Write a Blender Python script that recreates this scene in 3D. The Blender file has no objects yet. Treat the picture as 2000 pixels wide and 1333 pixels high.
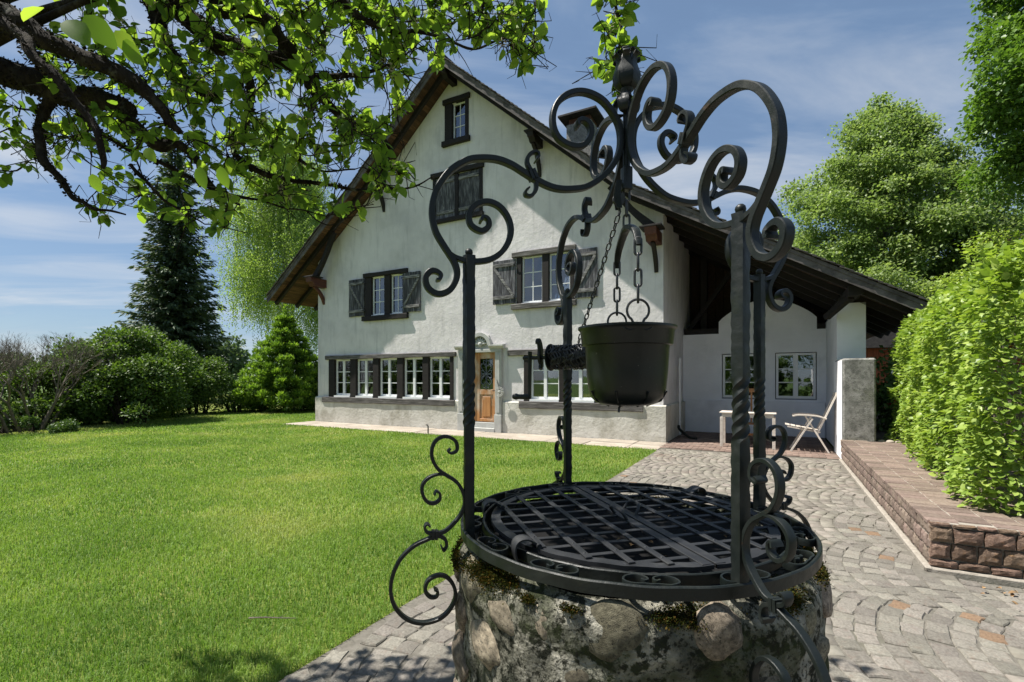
import bpy, bmesh, math, random
import numpy as np
from mathutils import Vector, Matrix, noise as mnoise

R = random.Random(11)
rng = np.random.default_rng(11)
sc = bpy.context.scene
COL = sc.collection
PI = math.pi

# ------------------------------------------------------------------ camera
cam_d = bpy.data.cameras.new('camera')
cam_d.lens = 17.0
cam_d.sensor_width = 36.0
cam_d.shift_y = 0.0367
cam_d.clip_start = 0.05
cam_d.clip_end = 3000
cam = bpy.data.objects.new('camera', cam_d)
cam.location = (0, 0, 1.5)
cam.rotation_euler = (PI / 2, 0, 0)
COL.objects.link(cam)
sc.camera = cam

# ------------------------------------------------------------------ sky, sun, exposure
SUN = Vector((-0.4766, 0.0633, 0.8768)).normalized()
SUN_EL = math.asin(SUN.z)
SUN_AZ = math.atan2(SUN.x, SUN.y)
world = bpy.data.worlds.new('World')
sc.world = world
world.use_nodes = True
wn = world.node_tree
wn.nodes.clear()
w_out = wn.nodes.new('ShaderNodeOutputWorld')
w_bg = wn.nodes.new('ShaderNodeBackground')
w_sky = wn.nodes.new('ShaderNodeTexSky')
w_sky.sky_type = 'NISHITA'
w_sky.sun_disc = False
w_sky.sun_elevation = SUN_EL
w_sky.sun_rotation = SUN_AZ
w_sky.altitude = 400
w_sky.air_density = 1.0
w_sky.dust_density = 0.5
w_sky.ozone_density = 2.2
w_bg.inputs['Strength'].default_value = 0.057
# thin cirrus streaks, laid on a high flat cloud sheet (direction / height)
w_tc = wn.nodes.new('ShaderNodeTexCoord')
w_sep = wn.nodes.new('ShaderNodeSeparateXYZ')
wn.links.new(w_tc.outputs['Generated'], w_sep.inputs[0])
w_max = wn.nodes.new('ShaderNodeMath'); w_max.operation = 'MAXIMUM'; w_max.inputs[1].default_value = 0.05
w_add = wn.nodes.new('ShaderNodeMath'); w_add.operation = 'ADD'; w_add.inputs[1].default_value = 0.12
wn.links.new(w_sep.outputs['Z'], w_max.inputs[0]); wn.links.new(w_max.outputs[0], w_add.inputs[0])
w_dx = wn.nodes.new('ShaderNodeMath'); w_dx.operation = 'DIVIDE'
w_dy = wn.nodes.new('ShaderNodeMath'); w_dy.operation = 'DIVIDE'
wn.links.new(w_sep.outputs['X'], w_dx.inputs[0]); wn.links.new(w_add.outputs[0], w_dx.inputs[1])
wn.links.new(w_sep.outputs['Y'], w_dy.inputs[0]); wn.links.new(w_add.outputs[0], w_dy.inputs[1])
w_cmb = wn.nodes.new('ShaderNodeCombineXYZ')
wn.links.new(w_dx.outputs[0], w_cmb.inputs[0]); wn.links.new(w_dy.outputs[0], w_cmb.inputs[1])
w_map = wn.nodes.new('ShaderNodeMapping')
w_map.inputs['Rotation'].default_value = (0, 0, math.radians(-12))
w_map.inputs['Scale'].default_value = (0.55, 1.25, 1)
wn.links.new(w_cmb.outputs[0], w_map.inputs[0])
w_no = wn.nodes.new('ShaderNodeTexNoise')
w_no.inputs['Scale'].default_value = 1.5
w_no.inputs['Detail'].default_value = 9
w_no.inputs['Roughness'].default_value = 0.56
w_no.inputs['Distortion'].default_value = 0.8
wn.links.new(w_map.outputs[0], w_no.inputs['Vector'])
w_rmp = wn.nodes.new('ShaderNodeValToRGB')
w_rmp.color_ramp.elements[0].position = 0.41; w_rmp.color_ramp.elements[0].color = (.38, .38, .38, 1)      # thin even veil
w_rmp.color_ramp.elements[1].position = 0.74; w_rmp.color_ramp.elements[1].color = (.78, .78, .78, 1)
wn.links.new(w_no.outputs['Fac'], w_rmp.inputs[0])
w_mix = wn.nodes.new('ShaderNodeMix'); w_mix.data_type = 'RGBA'
w_cr = wn.nodes.new('ShaderNodeValToRGB')
w_cr.color_ramp.elements[0].position = 0.44; w_cr.color_ramp.elements[0].color = (.28, .43, .66, 1)
w_cr.color_ramp.elements[1].position = 0.70; w_cr.color_ramp.elements[1].color = (.66, .71, .78, 1)
wn.links.new(w_no.outputs['Fac'], w_cr.inputs[0])
w_sc = wn.nodes.new('ShaderNodeVectorMath'); w_sc.operation = 'SCALE'; w_sc.inputs['Scale'].default_value = 10.0
wn.links.new(w_cr.outputs[0], w_sc.inputs[0]); wn.links.new(w_sc.outputs[0], w_mix.inputs['B'])
wn.links.new(w_rmp.outputs[0], w_mix.inputs['Factor'])
wn.links.new(w_sky.outputs[0], w_mix.inputs['A'])
wn.links.new(w_mix.outputs['Result'], w_bg.inputs['Color'])
wn.links.new(w_bg.outputs[0], w_out.inputs[0])

sun_d = bpy.data.lights.new('sun', 'SUN')
sun_d.energy = 5.0
sun_d.angle = math.radians(0.53)
sun_d.color = (1.0, 0.955, 0.88)
sun = bpy.data.objects.new('sun', sun_d)
sun.rotation_euler = SUN.to_track_quat('Z', 'Y').to_euler()
sun.location = (-10, 0, 20)
COL.objects.link(sun)

vs = sc.view_settings
vs.view_transform = 'Standard'
vs.look = 'None'
vs.exposure = 0.85
vs.gamma = 1.0
vs.use_curve_mapping = False
sc.render.engine = 'CYCLES'
sc.cycles.use_denoising = True
sc.cycles.max_bounces = 8
sc.cycles.diffuse_bounces = 4
sc.cycles.glossy_bounces = 4
sc.cycles.transmission_bounces = 6
sc.cycles.transparent_max_bounces = 8
sc.cycles.sample_clamp_indirect = 8.0

# ------------------------------------------------------------------ helpers: materials
def N(nt, typ, **kw):
    n = nt.nodes.new(typ)
    for k, v in kw.items():
        setattr(n, k, v)
    return n

def ramp(nt, stops):
    r = nt.nodes.new('ShaderNodeValToRGB')
    e = r.color_ramp.elements
    while len(e) < len(stops):
        e.new(0.5)
    for el, (p, c) in zip(e, stops):
        el.position = p
        el.color = (c[0], c[1], c[2], 1)
    return r

def mat(name, stops, scale=4.0, rough=0.8, detail=8, nrough=0.6, stretch=(1, 1, 1), bump=0.0, bscale=30.0, bdist=0.01,
        metallic=0.0, spec=0.4, rnd=0.0, hue=0.0, spots=None, bstretch=None, coord='Object', rrange=None, attr=None, distort=0.0, bdetail=8, coat=0.0):
    """noise-driven colour ramp, optional second 'spots' layer, per-object value/hue variation, bump"""
    m = bpy.data.materials.new(name)
    m.use_nodes = True
    nt = m.node_tree
    b = nt.nodes['Principled BSDF']
    b.inputs['Roughness'].default_value = rough
    b.inputs['Metallic'].default_value = metallic
    b.inputs['Specular IOR Level'].default_value = spec
    b.inputs['Coat Weight'].default_value = coat
    tc = N(nt, 'ShaderNodeTexCoord')
    info = N(nt, 'ShaderNodeObjectInfo')
    # shift the texture per object so copies differ
    sh = N(nt, 'ShaderNodeVectorMath', operation='SCALE'); sh.inputs[0].default_value = (37.1, 19.7, 53.3)
    nt.links.new(info.outputs['Random'], sh.inputs['Scale'])
    ad = N(nt, 'ShaderNodeVectorMath', operation='ADD')
    nt.links.new(tc.outputs[coord], ad.inputs[0]); nt.links.new(sh.outputs[0], ad.inputs[1])
    mp = N(nt, 'ShaderNodeMapping'); mp.inputs['Scale'].default_value = stretch
    nt.links.new(ad.outputs[0], mp.inputs[0])
    no = N(nt, 'ShaderNodeTexNoise')
    no.inputs['Scale'].default_value = scale; no.inputs['Detail'].default_value = detail; no.inputs['Roughness'].default_value = nrough
    no.inputs['Distortion'].default_value = distort
    nt.links.new(mp.outputs[0], no.inputs['Vector'])
    rp = ramp(nt, stops)
    nt.links.new(no.outputs['Fac'], rp.inputs[0])
    col = rp.outputs[0]
    for sp in (spots or []):
        # (scale, lo, hi, colour, strength)
        s_sc, lo, hi, c, st = sp[:5]
        s_str = sp[5] if len(sp) > 5 else (1, 1, 1)
        mp2 = N(nt, 'ShaderNodeMapping'); mp2.inputs['Scale'].default_value = s_str; mp2.inputs['Location'].default_value = (3.3 * s_sc % 7, 1.7, 5.1)
        nt.links.new(ad.outputs[0], mp2.inputs[0])
        n2 = N(nt, 'ShaderNodeTexNoise'); n2.inputs['Scale'].default_value = s_sc; n2.inputs['Detail'].default_value = 6; n2.inputs['Roughness'].default_value = 0.65
        nt.links.new(mp2.outputs[0], n2.inputs['Vector'])
        mr = N(nt, 'ShaderNodeMapRange'); mr.inputs['From Min'].default_value = lo; mr.inputs['From Max'].default_value = hi; mr.inputs['To Max'].default_value = st
        nt.links.new(n2.outputs['Fac'], mr.inputs['Value'])
        mx = N(nt, 'ShaderNodeMix', data_type='RGBA'); mx.inputs['B'].default_value = (*c, 1)
        nt.links.new(mr.outputs[0], mx.inputs['Factor']); nt.links.new(col, mx.inputs['A'])
        col = mx.outputs['Result']
    if rnd or hue or attr:
        hs = N(nt, 'ShaderNodeHueSaturation')
        src = info.outputs['Random']
        if attr:
            at = N(nt, 'ShaderNodeAttribute'); at.attribute_name = attr
            src = at.outputs['Fac']
        m1 = N(nt, 'ShaderNodeMapRange'); m1.inputs['To Min'].default_value = 1 - rnd; m1.inputs['To Max'].default_value = 1 + rnd
        nt.links.new(src, m1.inputs['Value']); nt.links.new(m1.outputs[0], hs.inputs['Value'])
        if hue:
            wv = N(nt, 'ShaderNodeMath', operation='MULTIPLY'); wv.inputs[1].default_value = 7.31
            fr = N(nt, 'ShaderNodeMath', operation='FRACT')
            nt.links.new(src, wv.inputs[0]); nt.links.new(wv.outputs[0], fr.inputs[0])
            m2 = N(nt, 'ShaderNodeMapRange'); m2.inputs['To Min'].default_value = 0.5 - hue; m2.inputs['To Max'].default_value = 0.5 + hue
            nt.links.new(fr.outputs[0], m2.inputs['Value']); nt.links.new(m2.outputs[0], hs.inputs['Hue'])
        nt.links.new(col, hs.inputs['Color'])
        col = hs.outputs[0]
    nt.links.new(col, b.inputs['Base Color'])
    if rrange:
        m3 = N(nt, 'ShaderNodeMapRange'); m3.inputs['To Min'].default_value = rrange[0]; m3.inputs['To Max'].default_value = rrange[1]
        m3.inputs['From Min'].default_value = 0.3; m3.inputs['From Max'].default_value = 0.7
        nt.links.new(no.outputs['Fac'], m3.inputs['Value']); nt.links.new(m3.outputs[0], b.inputs['Roughness'])
    if bump:
        mpb = N(nt, 'ShaderNodeMapping'); mpb.inputs['Scale'].default_value = bstretch or stretch
        nt.links.new(ad.outputs[0], mpb.inputs[0])
        nb = N(nt, 'ShaderNodeTexNoise'); nb.inputs['Scale'].default_value = bscale; nb.inputs['Detail'].default_value = bdetail; nb.inputs['Roughness'].default_value = 0.6
        nt.links.new(mpb.outputs[0], nb.inputs['Vector'])
        bp = N(nt, 'ShaderNodeBump'); bp.inputs['Strength'].default_value = bump; bp.inputs['Distance'].default_value = bdist
        nt.links.new(nb.outputs['Fac'], bp.inputs['Height'])
        nt.links.new(bp.outputs[0], b.inputs['Normal'])
    return m

def leafmat(name, c0, c1, c2, trans=0.45, rough=0.45, spec=0.35, tcol=None, patch=0.0):
    """foliage: colour from the per-leaf attribute 'rnd', part of the light passes through"""
    m = bpy.data.materials.new(name)
    m.use_nodes = True
    nt = m.node_tree
    b = nt.nodes['Principled BSDF']
    out = nt.nodes['Material Output']
    b.inputs['Roughness'].default_value = rough
    b.inputs['Specular IOR Level'].default_value = spec
    at = N(nt, 'ShaderNodeAttribute'); at.attribute_name = 'rnd'
    src = at.outputs['Fac']
    if patch:
        tc = N(nt, 'ShaderNodeTexCoord')
        no = N(nt, 'ShaderNodeTexNoise'); no.inputs['Scale'].default_value = patch; no.inputs['Detail'].default_value = 5
        nt.links.new(tc.outputs['Object'], no.inputs['Vector'])
        mr = N(nt, 'ShaderNodeMapRange'); mr.inputs['From Min'].default_value = 0.35; mr.inputs['From Max'].default_value = 0.68
        nt.links.new(no.outputs['Fac'], mr.inputs['Value'])
        mm = N(nt, 'ShaderNodeMix'); mm.data_type = 'FLOAT'; mm.inputs['Factor'].default_value = 0.66
        nt.links.new(src, mm.inputs['A']); nt.links.new(mr.outputs[0], mm.inputs['B'])
        src = mm.outputs['Result']
    rp = ramp(nt, [(0.0, c0), (0.5, c1), (1.0, c2)])
    nt.links.new(src, rp.inputs[0])
    nt.links.new(rp.outputs[0], b.inputs['Base Color'])
    tr = N(nt, 'ShaderNodeBsdfTranslucent')
    mc = N(nt, 'ShaderNodeMix', data_type='RGBA', blend_type='MULTIPLY'); mc.inputs['Factor'].default_value = 1.0
    mc.inputs['B'].default_value = (*(tcol or (1.6, 1.7, 0.7)), 1)
    nt.links.new(rp.outputs[0], mc.inputs['A']); nt.links.new(mc.outputs['Result'], tr.inputs['Color'])
    ms = N(nt, 'ShaderNodeMixShader'); ms.inputs['Fac'].default_value = trans
    nt.links.new(b.outputs[0], ms.inputs[1]); nt.links.new(tr.outputs[0], ms.inputs[2])
    nt.links.new(ms.outputs[0], out.inputs['Surface'])
    return m

# ------------------------------------------------------------------ helpers: geometry
def spline(pts, n=8, closed=False):
    P = np.array(pts, float)
    if closed:
        Q = np.vstack([P[-1], P, P[0], P[1]])
    else:
        Q = np.vstack([2 * P[0] - P[1], P, 2 * P[-1] - P[-2]])
    out = []
    for i in range(1, len(Q) - 2):
        p0, p1, p2, p3 = Q[i - 1], Q[i], Q[i + 1], Q[i + 2]
        for k in range(n):
            t = k / n
            out.append(0.5 * ((2 * p1) + (-p0 + p2) * t + (2 * p0 - 5 * p1 + 4 * p2 - p3) * t * t + (-p0 + 3 * p1 - 3 * p2 + p3) * t ** 3))
    if not closed:
        out.append(P[-1])
    return np.array(out)

class MB:
    def __init__(s):
        s.v = []; s.f = []
    def add(s, vs, fs):
        o = len(s.v)
        s.v += [tuple(map(float, p)) for p in vs]
        s.f += [tuple(o + i for i in f) for f in fs]
        return s
    def box(s, x0, x1, y0, y1, z0, z1, ch=0.0):
        if ch <= 0:
            return s.add([(x0, y0, z0), (x1, y0, z0), (x1, y1, z0), (x0, y1, z0), (x0, y0, z1), (x1, y0, z1), (x1, y1, z1), (x0, y1, z1)],
                         [(0, 3, 2, 1), (4, 5, 6, 7), (0, 1, 5, 4), (1, 2, 6, 5), (2, 3, 7, 6), (3, 0, 4, 7)])
        bm = bmesh.new()
        bmesh.ops.create_cube(bm, size=1.0)
        for v in bm.verts:
            v.co = Vector(((x0 + x1) / 2 + v.co.x * (x1 - x0), (y0 + y1) / 2 + v.co.y * (y1 - y0), (z0 + z1) / 2 + v.co.z * (z1 - z0)))
        bmesh.ops.bevel(bm, geom=list(bm.edges), offset=ch, segments=1, affect='EDGES')
        bm.verts.index_update()
        s.add([v.co for v in bm.verts], [[v.index for v in f.verts] for f in bm.faces])
        bm.free()
        return s
    def bar(s, a, b, w, h, up=(0, 0, 1), ch=0.0):
        """a rectangular bar from a to b, w across, h along 'up'"""
        a = Vector(a); b = Vector(b)
        t = (b - a).normalized(); u = Vector(up)
        sd = t.cross(u).normalized(); u = sd.cross(t).normalized()
        ps = []
        for p in (a, b):
            for i, j in ((-1, -1), (1, -1), (1, 1), (-1, 1)):
                ps.append(p + sd * (i * w / 2) + u * (j * h / 2))
        return s.add(ps, [(0, 3, 2, 1), (4, 5, 6, 7), (0, 1, 5, 4), (1, 2, 6, 5), (2, 3, 7, 6), (3, 0, 4, 7)])
    def prism(s, poly, d):
        """poly: 3-d points (planar), extruded by vector d"""
        n = len(poly); d = Vector(d)
        ps = [Vector(p) for p in poly] + [Vector(p) + d for p in poly]
        return s.add(ps, [tuple(range(n - 1, -1, -1)), tuple(range(n, 2 * n))] + [(i, (i + 1) % n, n + (i + 1) % n, n + i) for i in range(n)])
    def tube(s, pts, r, n=6, cap=True, closed=False):
        P = np.array(pts, float); m = len(P)
        rr = np.full(m, r) if np.isscalar(r) else np.interp(np.linspace(0, 1, m), np.linspace(0, 1, len(r)), r)
        if closed:
            T = np.roll(P, -1, 0) - np.roll(P, 1, 0)
        else:
            T = np.gradient(P, axis=0)
        T /= np.linalg.norm(T, axis=1)[:, None] + 1e-12
        a = np.array([0, 0, 1.]) if abs(T[0][2]) < .9 else np.array([1., 0, 0])
        x = np.cross(T[0], a); x /= np.linalg.norm(x)
        vs = []; ang = np.arange(n) * 2 * PI / n
        for i in range(m):
            x = x - T[i] * np.dot(x, T[i]); x /= np.linalg.norm(x) + 1e-12
            y = np.cross(T[i], x)
            vs += list(P[i] + rr[i] * (np.cos(ang)[:, None] * x + np.sin(ang)[:, None] * y))
        fs = []
        L = m if closed else m - 1
        for i in range(L):
            j = (i + 1) % m
            for k in range(n):
                fs.append((i * n + k, i * n + (k + 1) % n, j * n + (k + 1) % n, j * n + k))
        if cap and not closed:
            fs.append(tuple(range(n - 1, -1, -1))); fs.append(tuple((m - 1) * n + k for k in range(n)))
        return s.add(vs, fs)
    def strap(s, pts, nrm, hw, ht, ch=0.3, cap=True, closed=False):
        """chamfered rectangular bar along a curve; hw half width along nrm, ht half thickness in the curve's plane (scalars or profiles)"""
        P = np.array(pts, float); m = len(P)
        prof = lambda q: np.full(m, q) if np.isscalar(q) else np.interp(np.linspace(0, 1, m), np.linspace(0, 1, len(q)), q)
        W = prof(hw); Hh = prof(ht)
        T = (np.roll(P, -1, 0) - np.roll(P, 1, 0)) if closed else np.gradient(P, axis=0)
        T /= np.linalg.norm(T, axis=1)[:, None] + 1e-12
        Bn = np.array(nrm, float); Bn /= np.linalg.norm(Bn)
        c = 1 - ch
        sec = [(-1, -c), (-c, -1), (c, -1), (1, -c), (1, c), (c, 1), (-c, 1), (-1, c)]
        vs = []
        for i in range(m):
            nn = np.cross(Bn, T[i]); nn /= np.linalg.norm(nn) + 1e-12
            for a, b in sec:
                vs.append(P[i] + Bn * (a * W[i]) + nn * (b * Hh[i]))
        n = 8; fs = []
        for i in range(m if closed else m - 1):
            j = (i + 1) % m
            for k in range(n):
                fs.append((i * n + k, i * n + (k + 1) % n, j * n + (k + 1) % n, j * n + k))
        if cap and not closed:
            fs.append(tuple(range(n - 1, -1, -1))); fs.append(tuple((m - 1) * n + k for k in range(n)))
        return s.add(vs, fs)
    def lathe(s, prof, n=32, c=(0, 0, 0), axis='z'):
        vs = []; fs = []
        for (r, z) in prof:
            for k in range(n):
                a = 2 * PI * k / n
                p = (r * math.cos(a), r * math.sin(a), z)
                if axis == 'x': p = (z, r * math.cos(a), r * math.sin(a))
                if axis == 'y': p = (r * math.sin(a), z, r * math.cos(a))
                vs.append((c[0] + p[0], c[1] + p[1], c[2] + p[2]))
        for i in range(len(prof) - 1):
            for k in range(n):
                fs.append((i * n + k, i * n + (k + 1) % n, (i + 1) * n + (k + 1) % n, (i + 1) * n + k))
        return s.add(vs, fs)
    def ball(s, c, r, seg=12, sq=(1, 1, 1)):
        prof = []
        rings = seg // 2
        vs = []; fs = []
        for i in range(rings + 1):
            a = PI * i / rings
            for k in range(seg):
                b = 2 * PI * k / seg
                vs.append((c[0] + r * sq[0] * math.sin(a) * math.cos(b), c[1] + r * sq[1] * math.sin(a) * math.sin(b), c[2] - r * sq[2] * math.cos(a)))
        for i in range(rings):
            for k in range(seg):
                fs.append((i * seg + k, i * seg + (k + 1) % seg, (i + 1) * seg + (k + 1) % seg, (i + 1) * seg + k))
        return s.add(vs, fs)
    def mesh(s, name, m, smooth=False):
        me = bpy.data.meshes.new(name)
        me.from_pydata(s.v, [], s.f)
        bm = bmesh.new(); bm.from_mesh(me)
        bmesh.ops.remove_doubles(bm, verts=bm.verts, dist=1e-6)
        bmesh.ops.recalc_face_normals(bm, faces=bm.faces)
        bm.to_mesh(me); bm.free()
        if m: me.materials.append(m)
        if smooth:
            me.polygons.foreach_set('use_smooth', [True] * len(me.polygons))
            me.set_sharp_from_angle(angle=math.radians(smooth if smooth is not True else 40))
        return me
    def build(s, name, m, parent=None, smooth=False, **kw):
        return put(name, s.mesh(name, m, smooth), parent, **kw)

def put(name, me, parent=None, loc=None, rot=None, scale=None):
    o = bpy.data.objects.new(name, me)
    COL.objects.link(o)
    if parent is not None: o.parent = parent
    if loc is not None: o.location = loc
    if rot is not None: o.rotation_euler = rot
    if scale is not None: o.scale = scale if hasattr(scale, '__len__') else (scale,) * 3
    return o

def empty(name, loc=(0, 0, 0), rz=0.0):
    o = bpy.data.objects.new(name, None)
    o.empty_display_size = 0.2
    o.location = loc; o.rotation_euler = (0, 0, rz)
    COL.objects.link(o)
    return o

def tag(o, label=None, cat=None, group=None, kind=None):
    if label: o['label'] = label
    if cat: o['category'] = cat
    if group: o['group'] = group
    if kind: o['kind'] = kind
    return o

def npmesh(name, V, F, m, rnd=None, smooth=False):
    """big mesh straight from numpy arrays; F is (n,k) with k = 3 or 4, or a list of such arrays"""
    Fs = F if isinstance(F, list) else [F]
    me = bpy.data.meshes.new(name)
    me.vertices.add(len(V)); me.vertices.foreach_set('co', np.ascontiguousarray(V, dtype=np.float32).ravel())
    nl = sum(f.size for f in Fs); npoly = sum(len(f) for f in Fs)
    me.loops.add(nl); me.polygons.add(npoly)
    me.loops.foreach_set('vertex_index', np.concatenate([f.ravel() for f in Fs]).astype(np.int32))
    tot = np.concatenate([np.full(len(f), f.shape[1]) for f in Fs])
    start = np.concatenate([[0], np.cumsum(tot)[:-1]])
    me.polygons.foreach_set('loop_start', start.astype(np.int32))
    if smooth:
        me.polygons.foreach_set('use_smooth', np.ones(npoly, bool))
    me.update(calc_edges=True)
    me.validate()
    if rnd is not None:
        a = me.attributes.new('rnd', 'FLOAT', 'POINT')
        a.data.foreach_set('value', np.ascontiguousarray(rnd, dtype=np.float32))
    me.materials.append(m)
    return me

# leaf shapes: x across, y along the midrib, z up
def leafshape(w=0.55, fold=0.12, droop=0.15):
    v = [(0, 0, 0)]
    for (y, q) in ((.16, .33), (.42, .50), (.70, .40), (.90, .17)):
        z = -droop * y * y
        v += [(-q * w, y + .01, z + fold * q * 1.6), (0, y, z), (q * w, y - .01, z + fold * q * 1.6)]
    v.append((0, 1, -droop))
    f3 = [(0, 2, 1), (0, 3, 2), (10, 11, 13), (11, 12, 13)]; f4 = []
    for r in range(3):
        a = 1 + 3 * r; f4 += [(a, a + 1, a + 4, a + 3), (a + 1, a + 2, a + 5, a + 4)]
    return np.array(v, float), [np.array(f3), np.array(f4)]
LEAF = leafshape()
ROUND_LEAF = leafshape(0.8, 0.08, 0.18)
QUADLEAF = (np.array([(0, 0, 0), (-.35, .5, .06), (0, 1, -.08), (.35, .5, .06)], float), [np.array([(0, 1, 2), (0, 2, 3)])])

def frames(direction, up_hint, roll=None):
    """n x 3 x 3 frames whose y axis is 'direction' and z axis close to up_hint"""
    y = direction / (np.linalg.norm(direction, axis=1)[:, None] + 1e-9)
    x = np.cross(y, up_hint); ln = np.linalg.norm(x, axis=1)[:, None]
    x = np.where(ln < 1e-4, np.array([1., 0, 0]), x / (ln + 1e-9))
    z = np.cross(x, y)
    if roll is not None:
        c, s_ = np.cos(roll)[:, None], np.sin(roll)[:, None]
        x, z = x * c + z * s_, z * c - x * s_
    return np.stack([x, y, z], axis=1)

def scatter(shape, pos, fr, size):
    v, fs = shape
    k = len(v); n = len(pos)
    V = (v[None, :, :] * size[:, None, None]) @ fr + pos[:, None, :]
    off = (np.arange(n) * k)[:, None, None]
    return V.reshape(-1, 3), [(f[None] + off).reshape(-1, f.shape[1]) for f in fs]

def leafmesh(name, shape, pos, fr, size, m, rnd=None, smooth=True):
    V, F = scatter(shape, pos, fr, size)
    r = rng.random(len(pos)) if rnd is None else rnd
    return npmesh(name, V, F, m, np.repeat(r, len(shape[0])), smooth=smooth)

def unit(n):
    d = rng.normal(size=(n, 3)); return d / np.linalg.norm(d, axis=1)[:, None]

# house frame: x runs right along the gable front, y runs back through the house, origin at the front right corner
TH = math.radians(28.5)
HC = Vector((3.557, 11.364, 0))
HU = Vector((math.cos(TH), -math.sin(TH), 0)); HN = Vector((math.sin(TH), math.cos(TH), 0))
def hw(u, v, z=0.0):
    return HC + HU * u + HN * v + Vector((0, 0, z))
def huv(X, Y):
    dx, dy = X - HC.x, Y - HC.y
    return dx * HU.x + dy * HU.y, dx * HN.x + dy * HN.y
WELL = Vector((0.412, 1.739, 0)); WELL_ROT = math.radians(15)

# ------------------------------------------------------------------ materials
M = {}
M['plaster'] = mat('plaster', [(0.25, (.55, .52, .505)), (0.5, (.69, .655, .645)), (0.75, (.76, .725, .715))], scale=1.1, rough=.92, spec=.15,
                   bump=.34, bscale=10, bdist=.03, spots=[(.8, .50, .70, (.50, .48, .49), .6), (2.4, .52, .70, (.45, .43, .425), .65, (2.6, 2.6, .3)), (9, .6, .74, (.60, .56, .51), .5)])
M['plinth'] = mat('plinth', [(0.25, (.42, .40, .34)), (0.55, (.58, .56, .50)), (0.8, (.66, .64, .58))], scale=1.6, rough=.95, spec=.1,
                  bump=.5, bscale=12, bdist=.03, spots=[(1.6, .52, .68, (.30, .28, .22), .7, (1, 1, .6)), (7, .6, .72, (.26, .25, .2), .5, (1, 1, .4))])
M['sandstone'] = mat('sandstone', [(0.3, (.36, .36, .34)), (0.7, (.48, .48, .45))], scale=5, rough=.9, bump=.2, bscale=60, bdist=.005)
M['porch_plaster'] = mat('porch_plaster', [(0.25, (.68, .68, .70)), (0.6, (.81, .81, .83))], scale=1.2, rough=.92, spec=.15, bump=.3, bscale=10, bdist=.02,
                         spots=[(1.5, .55, .75, (.55, .55, .55), .5)])
M['roughcast'] = mat('roughcast', [(0.3, (.10, .10, .09)), (0.5, (.24, .235, .215)), (0.7, (.36, .35, .33))], scale=5, rough=.95, spec=.1, bump=.9, bscale=55, bdist=.015,
                     spots=[(22, .5, .62, (.10, .10, .09), .7), (2.5, .55, .7, (.13, .14, .08), .5)])
M['dark_timber'] = mat('dark_timber', [(0.3, (.006, .005, .004)), (0.6, (.015, .011, .009)), (0.85, (.03, .022, .017))], scale=6, stretch=(1, 1, 6), rough=.75, bump=.5, bscale=14, bdist=.008,
                       bstretch=(6, 6, 1))
M['grey_timber'] = mat('grey_timber', [(0.3, (.035, .032, .029)), (0.5, (.10, .092, .085)), (0.72, (.24, .225, .21))], scale=5, stretch=(.5, 7, 7), rough=.85, bump=.7, bscale=6, bdist=.01,
                       bstretch=(.6, 9, 9), spots=[(3, .5, .68, (.02, .018, .016), .75, (.4, 6, 6))])
M['shutter'] = mat('shutter', [(0.36, (.025, .025, .028)), (0.52, (.075, .075, .082)), (0.72, (.26, .26, .27))], scale=9, stretch=(3, 3, .35), rough=.85, bump=.4, bscale=18, bdist=.004,
                   bstretch=(4, 4, .4), rnd=.25)
M['shutter_pale'] = mat('shutter_pale', [(0.34, (.05, .048, .047)), (0.5, (.15, .145, .14)), (0.7, (.36, .35, .34))], scale=9, stretch=(.5, 3, 3), rough=.85, bump=.4, bscale=18, bdist=.004, rnd=.2)
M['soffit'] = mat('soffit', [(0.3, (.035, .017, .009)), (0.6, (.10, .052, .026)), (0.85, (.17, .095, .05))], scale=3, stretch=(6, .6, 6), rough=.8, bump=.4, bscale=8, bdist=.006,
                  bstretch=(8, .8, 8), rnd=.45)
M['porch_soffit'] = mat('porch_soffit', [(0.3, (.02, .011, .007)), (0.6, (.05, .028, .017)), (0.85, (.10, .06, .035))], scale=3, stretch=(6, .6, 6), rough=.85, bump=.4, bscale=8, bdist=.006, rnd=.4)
M['verge'] = mat('verge', [(0.3, (.05, .043, .042)), (0.6, (.13, .115, .11)), (0.85, (.26, .24, .23))], scale=3, stretch=(1, 1, 1), rough=.85, bump=.5, bscale=20, bdist=.006,
                 spots=[(5, .5, .65, (.03, .026, .025), .7)])
M['tile'] = mat('tile', [(0.3, (.025, .023, .022)), (0.6, (.055, .05, .047)), (0.85, (.10, .095, .085))], scale=7, rough=.85, bump=.4, bscale=30, bdist=.006, rnd=.4)
M['red_timber'] = mat('red_timber', [(0.3, (.05, .016, .010)), (0.7, (.12, .040, .024))], scale=5, stretch=(4, .5, 4), rough=.6, bump=.3, bscale=20, bdist=.004)
M['white_paint'] = mat('white_paint', [(0.3, (.72, .73, .73)), (0.7, (.80, .80, .79))], scale=6, rough=.45, spec=.4)
M['door_wood'] = mat('door_wood', [(0.3, (.30, .13, .045)), (0.6, (.46, .22, .08)), (0.8, (.55, .30, .13))], scale=3, stretch=(5, 5, .5), rough=.55, bump=.25, bscale=15, bdist=.004, bstretch=(6, 6, .6),
                       spots=[(1.3, .46, .62, (.52, .46, .36), .85, (1.4, 1.4, .8))])
M['teak'] = mat('teak', [(0.3, (.28, .12, .045)), (0.7, (.48, .24, .10))], scale=5, stretch=(1, 1, 4), rough=.6)
M['pale_wood'] = mat('pale_wood', [(0.3, (.46, .40, .34)), (0.7, (.66, .60, .53))], scale=6, stretch=(1, 1, 3), rough=.75, rnd=.12)
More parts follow.
